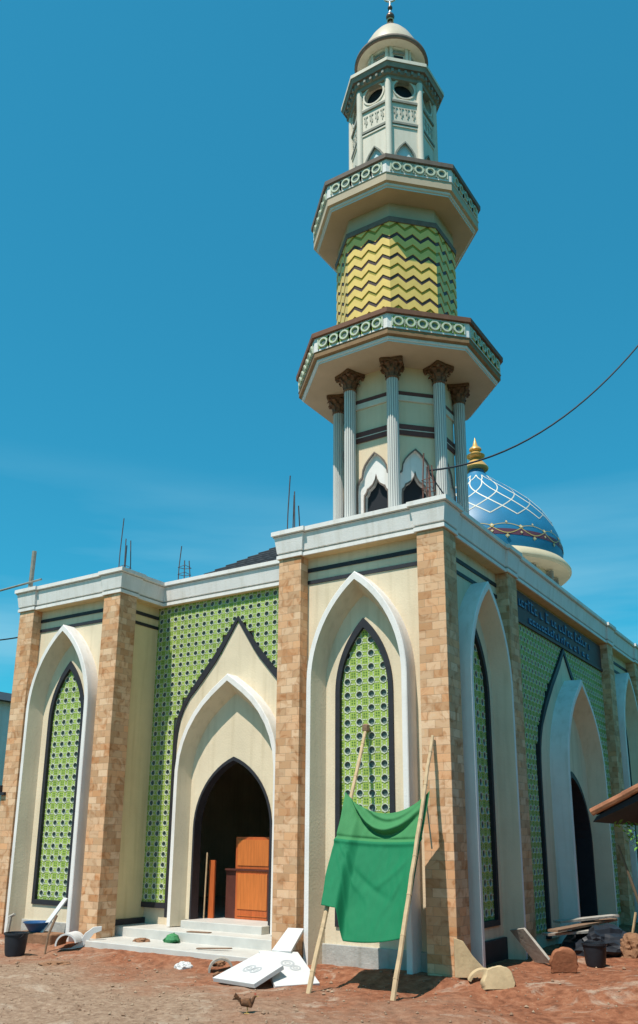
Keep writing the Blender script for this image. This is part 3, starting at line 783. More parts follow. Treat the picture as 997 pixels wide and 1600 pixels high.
# columns with leafy capitals at the eight corners
def column(q):
    t = PI / 8 + q * PI / 4; R = 1.06 / math.cos(PI / 8)
    c = (MX + R * math.cos(t), MY + R * math.sin(t))
    mb = MB()
    n = 48; prof = [(0.106, HT), (0.106, 9.72)]
    vs = []
    st = [1, 1, 0.86]
    for r, z in prof:
        for k in range(n):
            a = 2 * PI * k / n; rr = r * st[k % 3]
            vs.append((c[0] + rr * math.cos(a), c[1] + rr * math.sin(a), z))
    mb.v += vs
    for k in range(n):
        mb.f.append([k, (k + 1) % n, n + (k + 1) % n, n + k]); mb.m.append(0 if k % 3 == 0 else 1)
    col = mb.build('column', [M['column'], M['flute']], mn)
    mb = MB(); mb.lathe([(0.11, 9.70), (0.125, 9.715), (0.125, 9.735), (0.105, 9.745), (0.11, 9.85), (0.15, 9.95), (0.185, 9.985)], 20, (*c, 0))
    for row, (z0, zt, r0, r1, cnt, off) in enumerate(((9.745, 9.87, 0.108, 0.17, 8, 0), (9.80, 9.96, 0.115, 0.21, 8, PI / 8))):
        for k in range(cnt):
            a = 2 * PI * k / cnt + off + t
            ca, sa = math.cos(a), math.sin(a)
            pts = [(r0, z0, 0.032), (r0 + 0.015, z0 + (zt - z0) * 0.55, 0.04), (r1 - 0.01, zt, 0.032), (r1 + 0.02, zt - 0.012, 0.022), (r1 + 0.012, zt - 0.04, 0.01)]
            vs = []
            for r, z, w in pts:
                for sg in (-1, 1): vs.append((c[0] + r * ca - sg * w * sa, c[1] + r * sa + sg * w * ca, z))
            mb.add(vs, [(2 * i, 2 * i + 1, 2 * i + 3, 2 * i + 2) for i in range(4)])
    for k in range(4):
        a = t + PI / 4 + k * PI / 2
        p = (c[0] + 0.235 * math.cos(a), c[1] + 0.235 * math.sin(a))
        mb.lathe([(0.0, -0.035), (0.025, -0.025), (0.035, 0), (0.025, 0.025), (0, 0.035)], 8, (*p, 9.965))
    # concave square abacus
    pts = []
    for k in range(4):
        a = t + PI / 4 + k * PI / 2
        pts += [(0.28, a - 0.06), (0.28, a + 0.06), (0.195, a + PI / 4)]
    n = len(pts)
    mb.add([(c[0] + r * math.cos(a), c[1] + r * math.sin(a), z) for z in (9.985, 10.046) for r, a in pts],
           [tuple(reversed(range(n))), tuple(range(n, 2 * n))] + [(i, (i + 1) % n, n + (i + 1) % n, n + i) for i in range(n)])
    mb.build('capital', M['capital'], col)
for q in range(8): column(q)

def balcony(a, zs, zm, zf0, zf1, zc, soff_in, cap_m, mould_m, nring, ring_in, mi_field):
    """flat soffit at zs, mouldings to zf0, parapet with dark hole-shade discs zf0..zf1, cap to zc"""
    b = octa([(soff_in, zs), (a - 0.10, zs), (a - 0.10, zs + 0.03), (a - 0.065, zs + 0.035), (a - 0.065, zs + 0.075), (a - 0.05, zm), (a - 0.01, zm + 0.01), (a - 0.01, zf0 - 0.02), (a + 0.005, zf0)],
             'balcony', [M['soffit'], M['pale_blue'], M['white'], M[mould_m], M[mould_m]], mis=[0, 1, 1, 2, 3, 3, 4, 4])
    par = octa([(a - 0.004, zf0 + 0.001), (a - 0.004, zf1)], 'parapet', [M['white']], parent=b)
    octa([(a - 0.02, zf1), (a + 0.045, zf1 + 0.005), (a + 0.05, zc), (a - 0.12, zc + 0.02), (soff_in, zc + 0.02)], 'cap', [M[cap_m]], parent=b)
    w = a * T8; h = zf1 - zf0
    for k in range(8):
        f = face(a - 0.004, k); mb = MB()
        z0, z1 = zf0 + h * 0.16, zf1 - h * 0.12; u0 = w - 0.09
        mb.add([f(-u0, z0, 0.004), f(u0, z0, 0.004), f(u0, z1, 0.004), f(-u0, z1, 0.004)], [(0, 1, 2, 3)], 0)
        for q in range(nring):
            u = -u0 + (q + 0.5) * 2 * u0 / nring; z = (z0 + z1) / 2; R = (z1 - z0) / 2; n = 14
            rg = lambda r: [(u + r * math.cos(2 * PI * i / n), z + r * math.sin(2 * PI * i / n)) for i in range(n)]
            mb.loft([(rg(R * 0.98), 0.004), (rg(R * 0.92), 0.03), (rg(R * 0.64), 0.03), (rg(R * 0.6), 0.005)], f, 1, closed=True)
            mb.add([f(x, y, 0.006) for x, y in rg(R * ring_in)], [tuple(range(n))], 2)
            g0 = u0 / nring
            for sg in (-1, 1):
                mb.box((u + sg * g0 - 0.012, 0.004, z0), (u + sg * g0 + 0.012, 0.02, z1), 1, f)
        mb.build('ring_panel', [M[mi_field], M['tile_white'], M['hole_shade']], b)
balcony(1.806, 10.05, 10.14, 10.25, 10.53, 10.62, 0.5, 'red_brown', 'brown', 6, 0.45, 'green')
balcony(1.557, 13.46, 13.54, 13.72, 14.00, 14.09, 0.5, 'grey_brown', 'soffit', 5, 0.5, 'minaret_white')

# tiled drum: relief of zigzag strips
AD = 1.105
octa([(AD - 0.03, 10.62), (AD - 0.03, 13.46)], 'drum_core', [M['soffit']])
mb = MB(); w = (AD) * T8; nz = 6
seg = [-w + 2 * w * i / nz for i in range(nz + 1)]; amp = 0.12
bands = []; z = 10.45; cyc = [('y', 0.148), ('g', 0.072), ('y', 0.148), ('d', 0.082)]; i = 0
while z < 13.02:
    bands.append((cyc[i % 4][0], z, z + cyc[i % 4][1])); z += cyc[i % 4][1]; i += 1
mid = {'y': 0, 'g': 1, 'd': 2}; dep = {'y': 0.012, 'g': -0.004, 'd': -0.002}
for k in range(8):
    f = face(AD - 0.012, k)
    for c, z0, z1 in bands:
        d = dep[c]
        for j in range(nz):
            a0 = amp if j % 2 else 0; a1 = amp - a0
            zz = [min(13.04, q) for q in (z0 + a0, z0 + a1, z1 + a1, z1 + a0)]
            if zz[2] - zz[1] < 0.002 and zz[3] - zz[0] < 0.002: continue
            u0, u1 = seg[j], seg[j + 1]
            mb.add([f(u0, zz[0], d), f(u1, zz[1], d), f(u1, zz[2], d), f(u0, zz[3], d)], [(0, 1, 2, 3)], mid[c])
            if c == 'y':
                mb.add([f(u0, zz[0], d), f(u1, zz[1], d), f(u1, zz[1], -0.01), f(u0, zz[0], -0.01)], [(0, 1, 2, 3)], 0)
                mb.add([f(u0, zz[3], d), f(u1, zz[2], d), f(u1, zz[2], -0.01), f(u0, zz[3], -0.01)], [(0, 1, 2, 3)], 0)
mb.build('tiled_drum', [M['zig_yellow'], M['zig_green'], M['zig_dark']], mn)
octa([(AD - 0.03, 13.02), (AD + 0.02, 13.02), (AD + 0.03, 13.12), (AD - 0.03, 13.13)], 'band', [M['grey_brown']])

# upper shaft
AS = 0.80; hw = AS * T8
UN = [(0, 15.20), (0.05, 15.14), (0.12, 15.04), (0.18, 14.92), (0.20, 14.82), (0.205, 14.7)]
def rnd(zc, r, n=14): return [(r * math.sin(PI / 2 * i / n), zc + r * math.cos(PI / 2 * i / n)) for i in range(n + 1)]
mb = MB()
ZC, RW = 16.53, 0.215
for k in range(8):
    f = face(AS, k); tr = MB(); rw = MB()
    mb.wall(f, -hw, hw, 14.05, 16.0, [(0, 14.2, UN)], 0, reveal=0.05, rmi=2)
    mb.add([f(-0.25, 14.1, -0.05), f(0.25, 14.1, -0.05), f(0.25, 15.25, -0.05), f(-0.25, 15.25, -0.05)], [(0, 1, 2, 3)], 1)
    # wall round the circular window: loft from circle to square
    n = 32; circ = []; sq = []
    for i in range(n):
        t = 2 * PI * i / n + PI / 4; c, q = math.cos(t), math.sin(t); m = max(abs(c), abs(q))
        circ.append((RW * c, ZC + RW * q)); sq.append((c / m * hw, ZC + (q / m) * (0.53 if q < 0 else 0.45)))
    mb.loft([(sq, 0), (circ, 0), (circ, -0.12)], f, closed=True, mis=[0, 2])
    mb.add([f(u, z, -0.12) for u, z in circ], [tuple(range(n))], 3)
    big = [(u * 1.16, ZC + (z - ZC) * 1.16) for u, z in circ]
    rw.loft([(big, -0.01), (big, 0.02), (circ, 0.02), (circ, -0.03)], f, 0, closed=True)
    o = outline(UN, 14.2); bg = [(u * 1.14, z + 0.035) for u, z in o]
    tr.loft([(bg, -0.01), (bg, 0.02), (o, 0.02), (o, -0.03)], f, 0)
    for z, dz, dd, mm in ((16.17, 0.05, 0.035, 'grey_trim'), (15.63, 0.05, 0.035, 'grey_trim'), (16.225, 0.04, 0.02, 'minaret_white'), (15.57, 0.04, 0.02, 'minaret_white')):
        lg = MB(); lg.box((-hw + 0.05, -0.01, z), (hw - 0.05, dd, z + dz), 0, f); lg.build('ledge', M[mm], mn)
    for q in range(4):                    # hanging relief ornament
        u = -0.19 + q * 0.127; rl = MB()
        rl.prism([(u + a, b) for a, b in ((-0.045, 16.055), (-0.045, 16.03), (-0.012, 16.02), (-0.014, 15.98), (-0.036, 15.97), (-0.036, 15.90), (-0.012, 15.91), (-0.008, 15.80), (0.008, 15.80), (0.012, 15.86), (0.034, 15.86), (0.034, 15.93), (0.012, 15.94), (0.012, 16.02), (0.045, 16.03), (0.045, 16.055))], -0.01, 0.014, f)
        rl.build('relief', M['relief'], mn)
    rw.build('round_window', M['minaret_white'], mn); tr.build('niche_trim', M['grey_trim'], mn)
mb.build('upper_shaft', [M['minaret_white'], M['pale_blue'], M['minaret_white'], M['black']], mn)
for q in range(8):
    t = PI / 8 + q * PI / 4; R = AS / math.cos(PI / 8)
    mb = MB(); mb.lathe([(0.068, 14.05), (0.068, 16.72)], 12, (MX + R * math.cos(t), MY + R * math.sin(t), 0)); o = mb.build('corner_post', M['minaret_white'], mn); smooth_by_angle(o)
octa([(AS - 0.05, 16.70), (AS + 0.05, 16.72), (AS + 0.06, 16.79), (AS + 0.10, 16.80), (AS + 0.12, 16.88), (AS + 0.17, 16.89), (1.0, 16.97), (1.02, 16.98), (1.02, 17.06), (0.5, 17.10)], 'top_cornice',
     [M['grey_trim'], M['minaret_white'], M['grey_brown']], mis=[0, 0, 0, 0, 2, 0, 0, 1, 1])
for k in range(8):
    f = face(AS + 0.11, k)
    for q in range(5):
        mb = MB(); u = (q - 2) * 0.14; mb.box((u - 0.025, -0.06, 16.80), (u + 0.025, 0.04, 16.875), 0, f)
        mb.build('dentil', M['grey_trim'], mn)
# lantern under a round canopy, then the pale dome
octa([(0.50, 17.05), (0.50, 17.92)], 'lantern', [M['minaret_white']])
for k in range(8):
    f = face(0.50, k); mb = MB()
    mb.box((-0.10, -0.02, 17.35), (0.10, 0.012, 17.72), 0, f)
    for sg in (-1, 1): mb.box((sg * 0.17 - 0.03, -0.02, 17.05), (sg * 0.17 + 0.03, 0.05, 17.92), 1, f)
    mb.box((-0.12, -0.02, 17.76), (0.12, 0.04, 17.82), 2, f)
    mb.build('lantern_window', [M['black'], M['minaret_white'], M['grey_trim']], mn)
mb = MB(); mb.lathe([(0.4, 17.90), (0.735, 17.92)], 48, (MX, MY, 0), 0, cap=False); mb.lathe([(0.735, 17.92), (0.78, 17.915), (0.80, 17.95), (0.79, 18.0), (0.70, 18.03)], 48, (MX, MY, 0), 1, cap=False)
mb.lathe([(0.46, 17.82), (0.56, 17.90)], 48, (MX, MY, 0), 0, cap=False)
o = mb.build('canopy', [M['minaret_white'], M['grey_brown']], mn); smooth_by_angle(o)
mb = MB(); mb.lathe([(0.66, 18.02), (0.63, 18.2), (0.56, 18.42), (0.46, 18.62), (0.355, 18.78), (0.25, 18.91), (0.16, 19.01), (0.09, 19.10)], 48, (MX, MY, 0), 0, cap=False)
mb.lathe([(0.19, 18.99), (0.12, 19.10), (0.06, 19.16)], 24, (MX, MY, 0), 1, cap=False)
o = mb.build('pale_dome', [M['cap_dome'], M['bronze']], mn); smooth_by_angle(o, 50)
mb = MB()
ball = lambda z, r, mi: mb.lathe([(max(0.004, r * math.sin(PI * i / 10)), z - r * math.cos(PI * i / 10)) for i in range(11)], 16, (MX, MY, 0), mi, cap=False)
mb.lathe([(0.025, 19.05), (0.018, 20.0)], 8, (MX, MY, 0), 1); ball(19.37, 0.095, 0); mb.lathe([(0.07, 19.25), (0.085, 19.27), (0.05, 19.29)], 16, (MX, MY, 0), 1, cap=False); ball(19.63, 0.055, 0)
ball(19.50, 0.035, 1)
# crescent lying in the plane that faces the front
pts = []
for i in range(17):
    a = math.radians(-235 + 290 * i / 16); pts.append((0.17 * math.cos(a), 19.98 + 0.17 * math.sin(a)))
for i in range(16, -1, -1):
    a = math.radians(-235 + 290 * i / 16); pts.append((0.125 * math.cos(a), 20.025 + 0.125 * math.sin(a)))
f = frame((MX, MY), (0.5, -0.86)); nn = len(pts)
mb.prism(pts, -0.02, 0.02, f, 1)
o = mb.build('finial', [M['bronze'], M['silver']], mn); smooth_by_angle(o, 50)

# ------------------------------------------------------------------ things on the roof
def rebar(x, y, z0, h, n, label, m='steel', spread=0.09, lean=0.0):
    t = thing('rebar_bundle', label, 'rebar', (x, y, z0), 0, 'rebar starter bars standing on the parapet')
    rr = random.Random(int(abs(x * 100)))
    pos = [(-1, -1), (1, -1), (1, 1), (-1, 1), (0.2, 0)][:n]
    for i, (a, b) in enumerate(pos):
        hh = h * (1 if i == 0 else rr.uniform(0.55, 0.8))
        mb = MB(); mb.tube([(x + a * spread, y + b * spread, z0), (x + a * spread * 0.9 + lean * hh * 0.5, y + b * spread, z0 + hh * 0.5), (x + a * spread * 0.6 + lean * hh, y + b * spread * 0.8, z0 + hh)], 0.012, 5)
        mb.build('rod', M[m], t)
    for z in (0.12, 0.3, 0.46):
        if z > h * 0.7: continue
        mb = MB(); s2 = spread + 0.012
        mb.tube([(x - s2, y - s2, z0 + z), (x + s2, y - s2, z0 + z + 0.02), (x + s2, y + s2, z0 + z), (x - s2, y + s2, z0 + z + 0.02), (x - s2, y - s2, z0 + z)], 0.007, 5); mb.build('stirrup', M[m], t)
rebar(-8.02, 1.0, HT, 1.6, 4, 'tallest dark rebar bundle, above the pillar left of the lattice entrance')
rebar(-6.9, 1.7, HT, 0.95, 3, 'short dark rebar bundle at the inner corner of the left roof')
rebar(-3.6, 1.1, HT, 1.62, 4, 'dark rebar bundle beside the black roof left of the minaret')
rebar(-0.36, 0.28, HT, 0.95, 5, 'rust red rebar bundle at the corner beside the minaret columns', 'rust', 0.07)
mb = MB(); mb.tube([(-8.6, 1.0, HT), (-8.6, 1.0, HT + 0.22)], 0.03); mb.tube([(-8.63, 1.0, HT + 0.13), (-8.5, 1.0, HT + 0.2)], 0.02); tag(mb.build('pipe_stub', M['greybrick']), 'short grey pipe stub standing on the left parapet', 'pipe')
t = thing('scaffold_cross', 'grey scaffold post with a crossbar on the far left parapet', 'scaffold', (-10.12, 0.2, HT))
q0 = (-10.12, 0.2)
mb = MB(); mb.tube([(*q0, HT), (q0[0] + 0.02, q0[1], HT + 0.98)], 0.05, 8); mb.build('post', M['grey_trim'], t)
mb = MB(); mb.tube([(q0[0] - 1.4, q0[1] - 0.055, HT + 0.18), (q0[0] + 0.42, q0[1] - 0.055, HT + 0.24)], 0.024, 8); mb.build('crossbar', M['grey_trim'], t)

def cat(a, b, sag, n=24): return [tuple(a[i] + (b[i] - a[i]) * k / n - (sag * 4 * (k / n) * (1 - k / n) if i == 2 else 0) for i in range(3)) for k in range(n + 1)]
mb = MB(); mb.tube(cat((-0.42, 0.42, 7.72), (3.6, 4.0, 12.4), 0.95), 0.016, 6)
mb.tube(cat((-0.42, 0.42, 7.72), (-0.10, 1.5, 7.02), 0.1), 0.012, 6)
tag(mb.build('cable', M['cable']), 'dark electric cable sagging from the minaret corner up to the right', 'cable')
mb = MB(); mb.tube(cat((-14.5, 0.3, 6.5), (X4 - 0.01, 0.25, 6.03), 0.12), 0.016, 6)
tag(mb.build('cable', M['cable']), 'dark cable reaching the far left stone pillar from the side', 'cable')

# ------------------------------------------------------------------ bamboo poles and the green sheet
def pole(a, b, label, tip=0.05):
    a, b = V(a), V(b); pts = [a + (b - a) * (k / 14) for k in range(15)]
    for k in range(1, 14): pts[k] += V((random.uniform(-1, 1), random.uniform(-1, 1), 0)) * 0.006
    mb = MB(); mb.tube(pts, 0.036, 8, 0, 0.026)
    for k in range(1, 14, 2):
        d = (b - a).normalized(); p = pts[k]; r = 0.036 - 0.01 * k / 14 + 0.004
        mb.tube([p - d * 0.008, p + d * 0.008], r, 8)
    return mb, label
A0, A1 = (-1.26, -1.80, -0.13), (-1.52, 0.19, 3.47)
B0, B1 = (-0.17, -1.58, -0.12), (-0.26, -0.045, 3.26)
mb, lb = pole(A0, A1, ''); mb.lathe([(0.02, 3.42), (0.06, 3.43), (0.06, 3.52), (0.03, 3.54)], 8, (A1[0], A1[1], 0), 1)
o = mb.build('bamboo_pole', [M['bamboo'], M['oldwood']]); smooth_by_angle(o); tag(o, 'bamboo pole leaning on the green lattice window, its knob end dark', 'pole', 'bamboo poles holding the green sheet')
mb, lb = pole(B0, B1, ''); o = mb.build('bamboo_pole', M['bamboo']); smooth_by_angle(o)
tag(o, 'bamboo pole leaning on the corner stone pillar', 'pole', 'bamboo poles holding the green sheet')
def onpole(P0, P1, z): t = (z - P0[2]) / (P1[2] - P0[2]); return V(P0) + (V(P1) - V(P0)) * t
NS, NT = 72, 96
def seam_z(s_): return 1.79 - 0.03 * s_ - 0.03 * math.sin(PI * s_)
def cloth_pt(s_, t_):
    zt = 2.46 - 0.27 * math.sin(PI * min(1, s_ * 0.98)) ** 0.8 - 0.10 * s_ + (0.12 * s_ ** 6)
    nb = 0.92 if s_ < 0.17 else (0.92 - (0.92 - 0.52) * sstep((s_ - 0.17) / 0.10))
    zb = nb - 0.05 * math.sin(PI * s_) + 0.05 * s_ ** 3
    zs_ = seam_z(s_)
    z = zt + (zs_ - zt) * t_ / 0.375 if t_ <= 0.375 else zs_ + (zb - zs_) * (t_ - 0.375) / 0.625
    t_ = (zt - z) / (zt - zb)
    zl, zr = 2.46 + (0.92 - 2.46) * t_, 2.48 + (0.56 - 2.48) * t_
    L, R = onpole(A0, A1, zl), onpole(B0, B1, zr)
    p = L.lerp(R, s_)
    d = -0.115 * (1 - s_) ** 1.5 + 0.055 * s_
    # belly and the deep swag fold under the top edge
    d -= 0.10 * math.sin(PI * s_) * (1 - t_) ** 2
    zf = 1.86 + 2.2 * (s_ - 0.56) ** 2
    fade = math.sin(PI * min(1, max(0, s_))) ** 0.8 * (1 if z > zs_ else math.exp(-((z - zs_) / 0.05) ** 2))
    d -= 0.10 * math.exp(-((z - zf - 0.06) / 0.055) ** 2) * fade
    d += 0.05 * math.exp(-((z - zf + 0.025) / 0.03) ** 2) * fade
    zf2 = zf + 0.16 + 0.1 * (1 - s_)
    d -= 0.03 * math.exp(-((z - zf2) / 0.035) ** 2) * fade
    zq = z - seam_z(s_)
    d += 0.028 * math.exp(-((zq - 0.03) / 0.022) ** 2)
    d -= 0.028 * math.exp(-((zq + 0.02) / 0.035) ** 2)
    u = (s_ * 0.7 - (t_ - 0.52) * 1.6)
    d += 0.022 * math.exp(-((u - 0.22) / 0.05) ** 2) * math.sin(PI * min(1, max(0, s_ * 1.1))) ** 2 * (1 if t_ > 0.45 else 0)
    d += 0.022 * noise.noise(V((s_ * 4, t_ * 3, 2))) + 0.012 * noise.noise(V((s_ * 13 + t_ * 4, t_ * 5, 5))) + 0.006 * noise.noise(V((s_ * 26, t_ * 14, 7)))
    for (cx2, ct, dx2, dt, wd, am) in ((0.02, 0.42, 0.5, 0.30, 0.018, 0.020), (0.02, 0.45, 0.35, 0.5, 0.02, 0.016), (0.98, 0.40, -0.55, 0.25, 0.018, 0.018), (0.98, 0.42, -0.4, 0.5, 0.02, 0.014)):
        L2 = math.hypot(dx2, dt); al = ((s_ - cx2) * dx2 + (t_ - ct) * dt) / L2; ac = ((s_ - cx2) * dt - (t_ - ct) * dx2) / L2
        if 0 < al < L2: d -= am * math.exp(-(ac / (wd + al * 0.03)) ** 2) * math.sin(PI * al / L2)
    return V((p.x - 0.05 * (1 - s_) + 0.02 * math.sin(7 * t_) * (1 - s_) + 0.05 * s_ ** 8 * (1 - t_), p.y + d, z))
mb = MB(); grid = [cloth_pt(i / NS, j / NT) for j in range(NT + 1) for i in range(NS + 1)]
for j in range(NT):
    for i in range(NS):
        pass
mb.v = [tuple(q) for q in grid]
for j in range(NT):
    for i in range(NS):
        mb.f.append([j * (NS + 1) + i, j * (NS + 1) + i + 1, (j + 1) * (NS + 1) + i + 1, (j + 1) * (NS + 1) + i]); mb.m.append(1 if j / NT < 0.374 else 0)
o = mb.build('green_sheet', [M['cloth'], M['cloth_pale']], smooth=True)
tag(o, 'green cloth sheet stretched between two leaning bamboo poles', 'cloth')
md = o.modifiers.new('solid', 'SOLIDIFY'); md.thickness = 0.004
p = onpole(B0, B1, 2.45)
mb = MB(); mb.tube([(p.x - 0.03, p.y + 0.03, 2.5), (p.x + 0.01, p.y + 0.06, 2.2), (p.x + 0.045, p.y + 0.10, 1.66)], 0.011, 6)
tag(mb.build('bamboo_stick', M['twine']), 'thin pale stick hanging behind the right bamboo pole', 'stick')

# ------------------------------------------------------------------ yard litter
def slab(pts, th, m, rings=(), name='board', extra=None):
    """pts: four (x,y,z) corners of the top face; thickness downward along the normal"""
    P = [V(q) for q in pts]; nrm = (P[1] - P[0]).cross(P[-1] - P[0]).normalized()
    if nrm.z < 0: nrm = -nrm
    P = [q - nrm * (q - P[0]).dot(nrm) for q in P]
    mb = MB(); n = len(P)
    vs = P + [q - nrm * th for q in P]
    mb.add(vs, [tuple(range(n)), tuple(range(2 * n - 1, n - 1, -1))] + [(i, n + i, n + (i + 1) % n, (i + 1) % n) for i in range(n)])
    c0 = sum(P, V()) / n; e1 = (P[1] - P[0]).normalized(); e2 = nrm.cross(e1)
    for (a, b, r) in rings:
        q = c0 + e1 * a + e2 * b + nrm * 0.004
        for rr in (r, r * 0.45):
            k = 20; A = [q + (e1 * math.cos(2 * PI * i / k) + e2 * math.sin(2 * PI * i / k)) * rr for i in range(k)]
            B = [q + (e1 * math.cos(2 * PI * i / k) + e2 * math.sin(2 * PI * i / k)) * rr * 0.72 for i in range(k)]
            mb.add(A + B, [(i, (i + 1) % k, k + (i + 1) % k, k + i) for i in range(k)], 1)
    return mb.build(name, [m, M['foam_mark']], bevel=0.006)
gz = ground_z
GB = 'white boards dumped in front of the steps'
o = slab([(-2.99, -1.60, -0.10), (-2.09, -1.84, -0.07), (-1.99, -1.31, 0.10), (-2.75, -0.86, 0.17)], 0.06, M['foam'], [(-0.08, 0.02, 0.10), (0.09, 0.0, 0.09)], 'white_board')
tag(o, 'white board with ring marks tilted over the dirt, left one of the pair', 'board', GB)
o = slab([(-1.95, -1.55, -0.12), (-1.55, -1.07, -0.10), (-2.30, -0.50, 0.20), (-2.75, -0.85, 0.20)], 0.06, M['foam'], [(0.03, 0.12, 0.10), (0.10, -0.04, 0.08)], 'white_board')
tag(o, 'white board with ring marks lying beside the stone pillar foot', 'board', GB)
o = slab([(-2.62, -0.72, 0.20), (-2.34, -0.62, 0.20), (-2.52, -0.02, 0.46), (-2.76, -0.10, 0.46)], 0.05, M['foam'], [], 'white_board')
tag(o, 'narrow white strip sticking up behind the ring marked boards', 'board', GB)

def curved(c, rz, r, a0, a1, w, th, m0, m1, name, label, cat_, group=None, tilt=0.0, tail=0.0):
    """a strip bent along an arc (in the local x-z plane), w wide in local y"""
    n = 18; P = []
    for i in range(n + 1):
        a = math.radians(a0 + (a1 - a0) * i / n); P.append((r * math.cos(a), r * math.sin(a), a))
    if tail:
        x, z, a = P[-1]; tx, tz = -math.sin(a), math.cos(a)
        sg = 1 if a1 > a0 else -1
        for k in range(1, 6):
            b = a + 0.16 * k * -1
            x += tail / 5 * -math.sin(b) * sg; z += tail / 5 * math.cos(b) * sg; P.append((x, z, b))
    mb = MB(); vs = []
    for x, z, a in P:
        for rr, yy in ((0, -w / 2), (0, w / 2), (-th, w / 2), (-th, -w / 2)):
            vs.append((x + rr * math.cos(a), yy, z + rr * math.sin(a)))
    m = len(P); fs = []
    o = len(mb.v); mb.v += vs
    for i in range(m - 1):
        for k in range(4):
            mb.f.append([4 * i + k, 4 * i + (k + 1) % 4, 4 * (i + 1) + (k + 1) % 4, 4 * (i + 1) + k]); mb.m.append(1 if k == 2 else 0)
    mb.f += [[3, 2, 1, 0], [4 * m - 4, 4 * m - 3, 4 * m - 2, 4 * m - 1]]; mb.m += [0, 0]
    ob = mb.build(name, [m0, m1]); ob.location = c; ob.rotation_euler = (tilt, 0, rz)
    smooth_by_angle(ob, 40)
    return tag(ob, label, cat_, group)
curved((-7.17, -0.46, -0.06), 0.45, 0.20, 185, 15, 0.42, 0.03, M['foam'], M['earth'], 'curved_offcut', 'white curled board offcut with brown inside by the left step end', 'offcut', None, 0.0, 0.0)
mb = MB(); cx_, cy_ = -7.0, -0.62
pts = [(-0.32, 0.0), (-0.10, 0.02), (0.02, 0.10), (0.12, 0.26), (0.26, 0.36), (0.40, 0.37), (0.40, 0.30), (0.27, 0.25), (0.18, 0.13), (0.06, 0.0)]
f = frame((-7.10, -0.36), (0.75, -0.66)); mb.prism([(u, z - 0.14) for u, z in pts], -0.03, 0.03, f)
tag(mb.build('curved_offcut', M['foam'], bevel=0.005), 'wavy white board offcut propped against the foot of the stone pillar', 'offcut')
o = slab([(-8.02, 0.05, 0.66), (-7.88, 0.02, 0.66), (-8.20, -0.42, -0.16), (-8.36, -0.40, -0.16)], 0.03, M['foam'], name='white_plank'); tag(o, 'narrow white plank leaning against the left arch', 'plank')
# black bucket
t = thing('bucket', 'black plastic bucket at the far left of the yard', 'bucket', (-7.62, -1.28, -0.2))
c = (-7.62, -1.28, -0.20)
mb = MB(); mb.lathe([(0.155, 0), (0.17, 0.06), (0.195, 0.34), (0.21, 0.34), (0.21, 0.37), (0.19, 0.37), (0.15, 0.03), (0.01, 0.025)], 28, c); o = mb.build('body', M['bucket'], t); smooth_by_angle(o)
mb = MB(); mb.tube([(c[0] + 0.205 * math.cos(a), c[1] - 0.02 - 0.1 * math.sin(a), c[2] + 0.35 - 0.10 * math.sin(a)) for a in [PI * k / 12 for k in range(13)]], 0.007, 6); mb.build('handle', M['steel'], t)
# earth block with blue basin on it
mb = MB(); mb.box((-8.70, -0.42, -0.35), (-7.75, -0.05, 0.06)); o = mb.build('earth_block', M['earth'], bevel=0.03); tag(o, 'low block of red brown earth under the blue basin', 'earth block')
mb = MB(); mb.lathe([(0.13, 0.0), (0.16, 0.03), (0.24, 0.15), (0.26, 0.16), (0.26, 0.175), (0.235, 0.165), (0.15, 0.035), (0.01, 0.03)], 28, (-8.32, -0.26, 0.062))
o = mb.build('basin', M['basin']); smooth_by_angle(o); tag(o, 'blue plastic basin on the earth block below the left window', 'basin')
mb = MB(); mb.tube([(-7.42, -0.80, -0.22), (-7.44, -0.74, 0.1), (-7.40, -0.62, 0.42)], 0.018, 6, 0, 0.024); tag(mb.build('wooden_stick', M['oldwood']), 'brown stick standing upright in the dirt by the blue basin', 'stick')
mb = MB(); mb.tube([(-9.15, -0.3, -0.3), (-9.12, -0.25, 0.28)], 0.035, 7); mb.tube([(-9.16, -0.25, 0.27), (-9.0, -0.25, 0.33)], 0.03, 6); tag(mb.build('grey_post', M['greybrick']), 'short grey post stump under the far left arch leg', 'post')
# litter on the steps
mb = MB()
for k in range(60):
    a = random.uniform(0, 6.28); r = random.uniform(0, 0.13)
    p = V((-5.60 + r * math.cos(a) * 1.1, 0.45 + r * math.sin(a) * 0.7, 0.004 + random.uniform(0.005, 0.12) * (1 - r / 0.15)))
    e = random.uniform(0.03, 0.06); R = Matrix.Rotation(random.uniform(0, 6.28), 3, V((random.random(), random.random(), random.random() + 0.1)).normalized())
    mb.add([p + R @ V(q) * e for q in ((-1, -1, 0), (1, -1, 0.2), (1, 1, 0), (-1, 1, -0.2))], [(0, 1, 2, 3)])
mb.lathe([(0.11, 0.002), (0.13, 0.05), (0.10, 0.12), (0.03, 0.15)], 10, (-5.60, 0.45, 0))
tag(mb.build('green_sack', M['greenbag']), 'small crumpled green sack on the lower step', 'sack')
def lump(x, y, z, r, m, name, label, cat_, group=None, sq=0.6, seed=0):
    bm = bmesh.new(); bmesh.ops.create_icosphere(bm, subdivisions=4, radius=1)
    for v in bm.verts:
        k = 1 + 0.45 * noise.noise(v.co * 1.3 + V((seed * 5.1, 0, 0))) + 0.18 * noise.noise(v.co * 4 + V((seed, 2, 0))) + 0.09 * noise.noise(v.co * 9 + V((seed, 4, 0)))
        v.co = V((v.co.x * r * k, v.co.y * r * k, max(-0.35, v.co.z) * r * k * sq))
    me = bpy.data.meshes.new(name); bm.to_mesh(me); bm.free(); me.materials.append(m)
    o = bpy.data.objects.new(name, me); C.objects.link(o); o.location = (x, y, z + 0.3 * r * sq)
    return tag(o, label, cat_, group)
